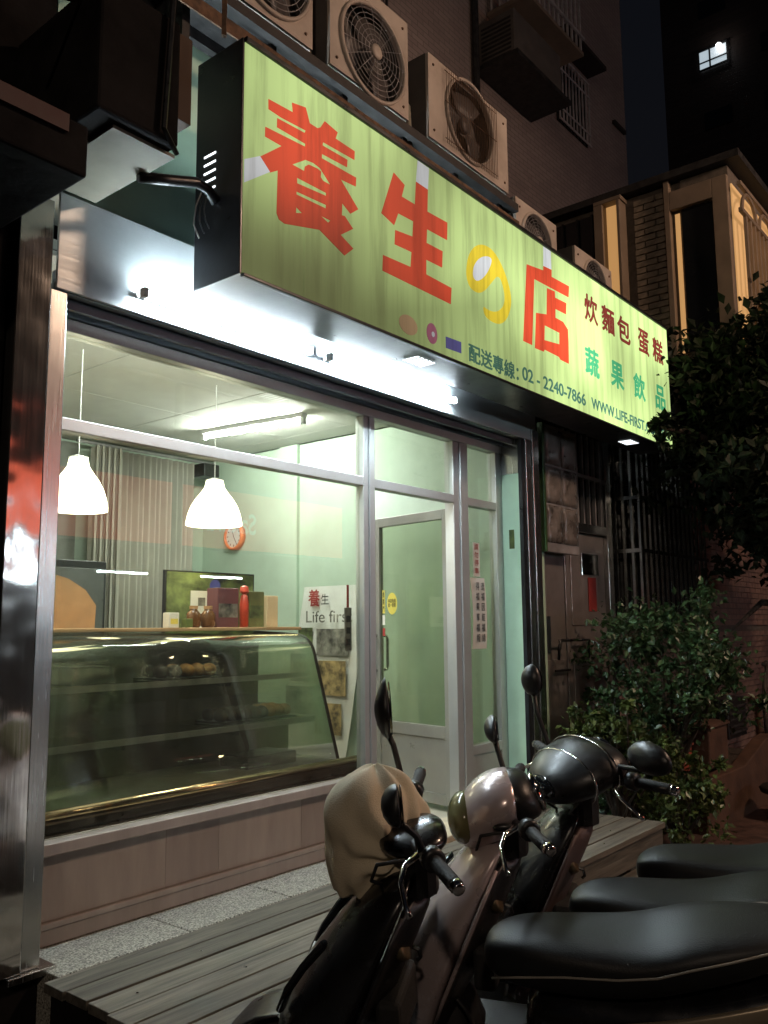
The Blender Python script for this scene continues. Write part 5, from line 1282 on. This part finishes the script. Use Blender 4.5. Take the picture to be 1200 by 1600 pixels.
    for sy in (1, -1):
        d = Vector((-.07, sy*.36, 1.02))-Vector((-.038, sy*.235, 1.02))
        p0 = Vector((-.038, sy*.235, 1.02))
        prof = []
        gp = [p0+d*(k/14) for k in range(15)]
        gr = [.0185 if k % 2 else .0172 for k in range(15)]
        grip = B(H(MB().tube(gp, gr, 14)), 'grip', 'rubber', hb_, smooth=True)
        B(H(MB().tube([p0+d*1.0, p0+d*1.03, p0+d*1.13, p0+d*1.16], [.0185, .016, .016, .010], 14)), 'bar_end', 'chrome', hb_, smooth=True)
        B(H(MB().tube([p0-d*.30, p0-d*.25, p0-d*.02, p0], [.022, .030, .030, .022], 12)), 'switch_housing', 'black_plastic', hb_, smooth=True)
        B(H(MB().tube([(.0, sy*.17, 1.01), (.035, sy*.20, 1.0), (.05, sy*.25, .985), (.045, sy*.31, .955), (.038, sy*.335, .94)], [.010, .008, .007, .006, .008], 8)), 'brake_lever', 'chrome', hb_, smooth=True)
        mp_ = P['mir'].get(sy)
        if mp_:
            c = Vector((mp_['c'][0], sy*mp_['c'][1], mp_['c'][2]))
            st = [(-.01, sy*.185, 1.03), (.0, sy*.195, 1.07), (c.x*.6, sy*(mp_['c'][1]*.8+.04), 1.03+(c.z-1.03)*.55), (c.x, c.y, c.z-mp_['r'][2]*.85)]
            mr_ = B(H(MB().tube(st, [.012, .009, .009, .010], 8)), 'mirror_stem', 'black_plastic', hb_, smooth=True)
            rot = Matrix.Rotation(R(mp_.get('rot', 0))*sy, 3, 'X')
            rx, ry, rz = mp_['r']
            mm = MB(); rg = []
            for i in range(13):
                t = -1+2*i/12
                s_ = math.sqrt(max(.004, 1-t*t))
                s_ *= 1-mp_.get('leaf', 0)*abs(t)**1.5*(1 if t > 0 else .3)
                rg.append([c+rot @ Vector((rx*s_*math.cos(a)*(1 if math.cos(a) > 0 else .25), ry*s_*math.sin(a), rz*t)) for a in [2*math.pi*k/16 for k in range(16)]])
            B(H(mm.loft(rg)), 'mirror_housing', 'black_plastic', hb_, smooth=True)
            rg2 = [[c+Vector((-rx*.25-.002, 0, 0))+rot @ Vector((0.002*(q == 1), ry*.86*math.sin(a)*(math.sqrt(1)), rz*.86*math.cos(a))) for a in [2*math.pi*k/20 for k in range(20)]] for q in (0, 1)]
            B(H(MB().loft(rg2)), 'mirror_glass', 'dark_glass', hb_)
    for k in range(2):
        B(H(MB().tube([(.03, .15-.3*k, .99), (.10, .12-.24*k, .97), (.115, .06-.12*k, .90), (.06, .03-.06*k, .86)], .005, 6)), 'cable', 'rubber', hb_, smooth=True)
    # ---- handle cowl
    if P['cowl'] == 'silver':
        co = B(H(MB().loft([[(x, y, z) for x, y, z in [(u+.0*k, hw*math.cos(2*math.pi*k/14), zc+hh*math.sin(2*math.pi*k/14)-(.02 if math.sin(2*math.pi*k/14) < -.5 else 0)) for k in range(14)]] for u, hw, hh, zc in ((-.03, .125, .075, 1.05), (.02, .145, .095, 1.04), (.08, .135, .10, 1.02), (.13, .105, .085, .995), (.165, .06, .055, .975))])), 'handle_cowl', P['fair'], sub=2)
        B(H(MB().ball((.145, 0, .985), (.052, .098, .078), 20)), 'headlight', 'smoke', co, smooth=True)
        da = B(H(MB().loft([[(u+.02*math.sin(2*math.pi*k/16), hw*math.cos(2*math.pi*k/16), zc+hh*math.sin(2*math.pi*k/16)) for k in range(16)] for u, hw, hh, zc in ((-.085, .06, .045, 1.05), (-.07, .105, .07, 1.053), (-.02, .128, .082, 1.05), (.03, .125, .08, 1.045))])), 'dashboard', 'black_plastic', co, sub=1)
        B(H(MB().lathe([(.056, 0), (.052, .010), (.04, .013)], (-.085, 0, 1.055), 24, Matrix.Rotation(R(-70), 3, 'Y'))), 'speedometer', 'dark_glass', co, smooth=True)
        B(H(MB().lathe([(.060, -.004), (.064, .004), (.056, .010)], (-.083, 0, 1.055), 24, Matrix.Rotation(R(-70), 3, 'Y'), caps=False)), 'speedometer_ring', 'chrome', co, smooth=True)
        for sy in (-1, 1): B(H(MB().ball((.03, sy*.138, 1.0), (.035, .012, .012), 10)), 'cowl_slot', 'black_plastic', co, smooth=True)
    elif P['cowl'] == 'black':
        co = B(H(MB().loft([[(u, hw*math.cos(2*math.pi*k/16), zc+hh*math.sin(2*math.pi*k/16)) for k in range(16)] for u, hw, hh, zc in ((-.11, .12, .045, 1.05), (-.06, .175, .075, 1.05), (.02, .19, .095, 1.035), (.10, .17, .09, 1.01), (.165, .115, .065, .99), (.20, .05, .035, .98))])), 'handle_cowl', 'black_plastic', sub=2)
        for tt, hh in ((.0, 1.0), (.09, .93)):
            B(H(MB().tube([(tt+.0, .192*hh*math.cos(R(a)), 1.03-tt*.3+.102*hh*math.sin(R(a))) for a in range(-30, 215, 12)], .0035, 6)), 'cowl_trim', 'chrome', co, smooth=True)
        B(H(MB().ball((.165, 0, .985), (.040, .085, .05), 18)), 'headlight', 'dark_glass', co, smooth=True)
        B(H(MB().lathe([(.065, 0), (.06, .012)], (-.10, 0, 1.06), 24, Matrix.Rotation(R(-65), 3, 'Y'))), 'speedometer', 'dark_glass', co, smooth=True)
    else:
        co = B(H(MB().loft([[(u, hw*math.cos(2*math.pi*k/14), zc+hh*math.sin(2*math.pi*k/14)) for k in range(14)] for u, hw, hh, zc in ((-.10, .06, .022, .99), (-.06, .11, .038, .99), (.0, .13, .042, .985), (.06, .09, .035, .98), (.09, .04, .02, .98))])), 'handle_cowl', 'black_gloss', sub=2)
    return root

MIR1 = {-1: dict(c=(.03, .25, 1.265), r=(.038, .062, .092), leaf=.5, rot=-4), 1: dict(c=(.045, .20, 1.155), r=(.04, .058, .052), leaf=.25, rot=-25)}
MIR2 = {-1: dict(c=(.02, .26, 1.19), r=(.035, .068, .040), leaf=.1, rot=16)}
MIR3 = {-1: dict(c=(.0, .27, 1.30), r=(.045, .050, .062), leaf=.15, rot=0), 1: dict(c=(.0, .34, 1.13), r=(.045, .095, .055), leaf=.1, rot=0)}
S1 = scooter('black scooter with a tan cloth tied over its handle cowl', (2.105, 1.545), 115, 11.5, 18, dict(fair='black_gloss', inner='black_plastic', body='black_gloss', side='champagne', cowl='plain', mir=MIR1, piping=True, hz=1.045, hu=.02))
S2 = scooter('pink silver scooter standing between two black scooters', (2.52, 1.50), 110, 8, 16, dict(fair='silver_pink', inner='black_plastic', body='silver_pink', side='silver_pink', cowl='silver', mir=MIR2, trim='silver_pink', hz=1.01))
S3 = scooter('black scooter with chrome trimmed cowl and maroon brown leg shield by the shrubs', (3.02, 1.50), 110, 7, 46, dict(fair='black_gloss', inner='maroon_paint', body='black_gloss', side='black_gloss', cowl='black', mir=MIR3, trim='maroon_paint', hz=1.05))

# cloth tied over the first scooter's cowl
def cloth_cover(label, c, rad, head):
    t = thing('cloth_cover', label, 'cloth', c)
    rings = []; n = 120; k = 64; a_t = R(258-head)
    for i in range(k+1):
        t_ = i/k
        if t_ < .55:
            th = (.02+.48*t_/.55)*math.pi; s_, z_ = math.sin(th), math.cos(th)
        else:
            q_ = (t_-.55)/.45; s_, z_ = 1-.22*q_*q_, -1.2*q_
        r_ = []
        for j in range(n):
            a = 2*math.pi*j/n
            p = Vector((rad[0]*s_*math.cos(a), rad[1]*s_*math.sin(a), rad[2]*z_))
            low_ = max(0, -z_)
            tie = 1
            da = (a-a_t+math.pi) % (2*math.pi)-math.pi; dz_ = z_+.45
            ds = math.hypot(da, dz_); phi = math.atan2(dz_, da)
            wr = mnoise.noise(Vector((math.cos(a)*1.8, math.sin(a)*1.8, z_*1.5)))*.07
            fold = .12*math.sin(phi*11+2.2*mnoise.noise(Vector((phi*1.3, ds*1.6, 3.1)))+ds*1.2)*math.exp(-ds*.85)*min(1, ds*1.6)
            fold += .028*math.sin(a*11+2*mnoise.noise(Vector((math.cos(a)*2, math.sin(a)*2, 5))))*low_
            dent = -.05*math.exp(-(ds/.45)**2)
            p *= 1+wr+fold+dent
            q = Matrix.Rotation(R(head), 3, 'Z') @ p
            r_.append(Vector(c)+q)
        rings.append(r_)
    MB().loft(rings).build('fabric', MT['cloth'], t, sub=1)
    return t
cloth_cover('tan cloth bag tied over the handle cowl of the black scooter', (1.93, 1.615, 1.005), (.148, .132, .155), 125)
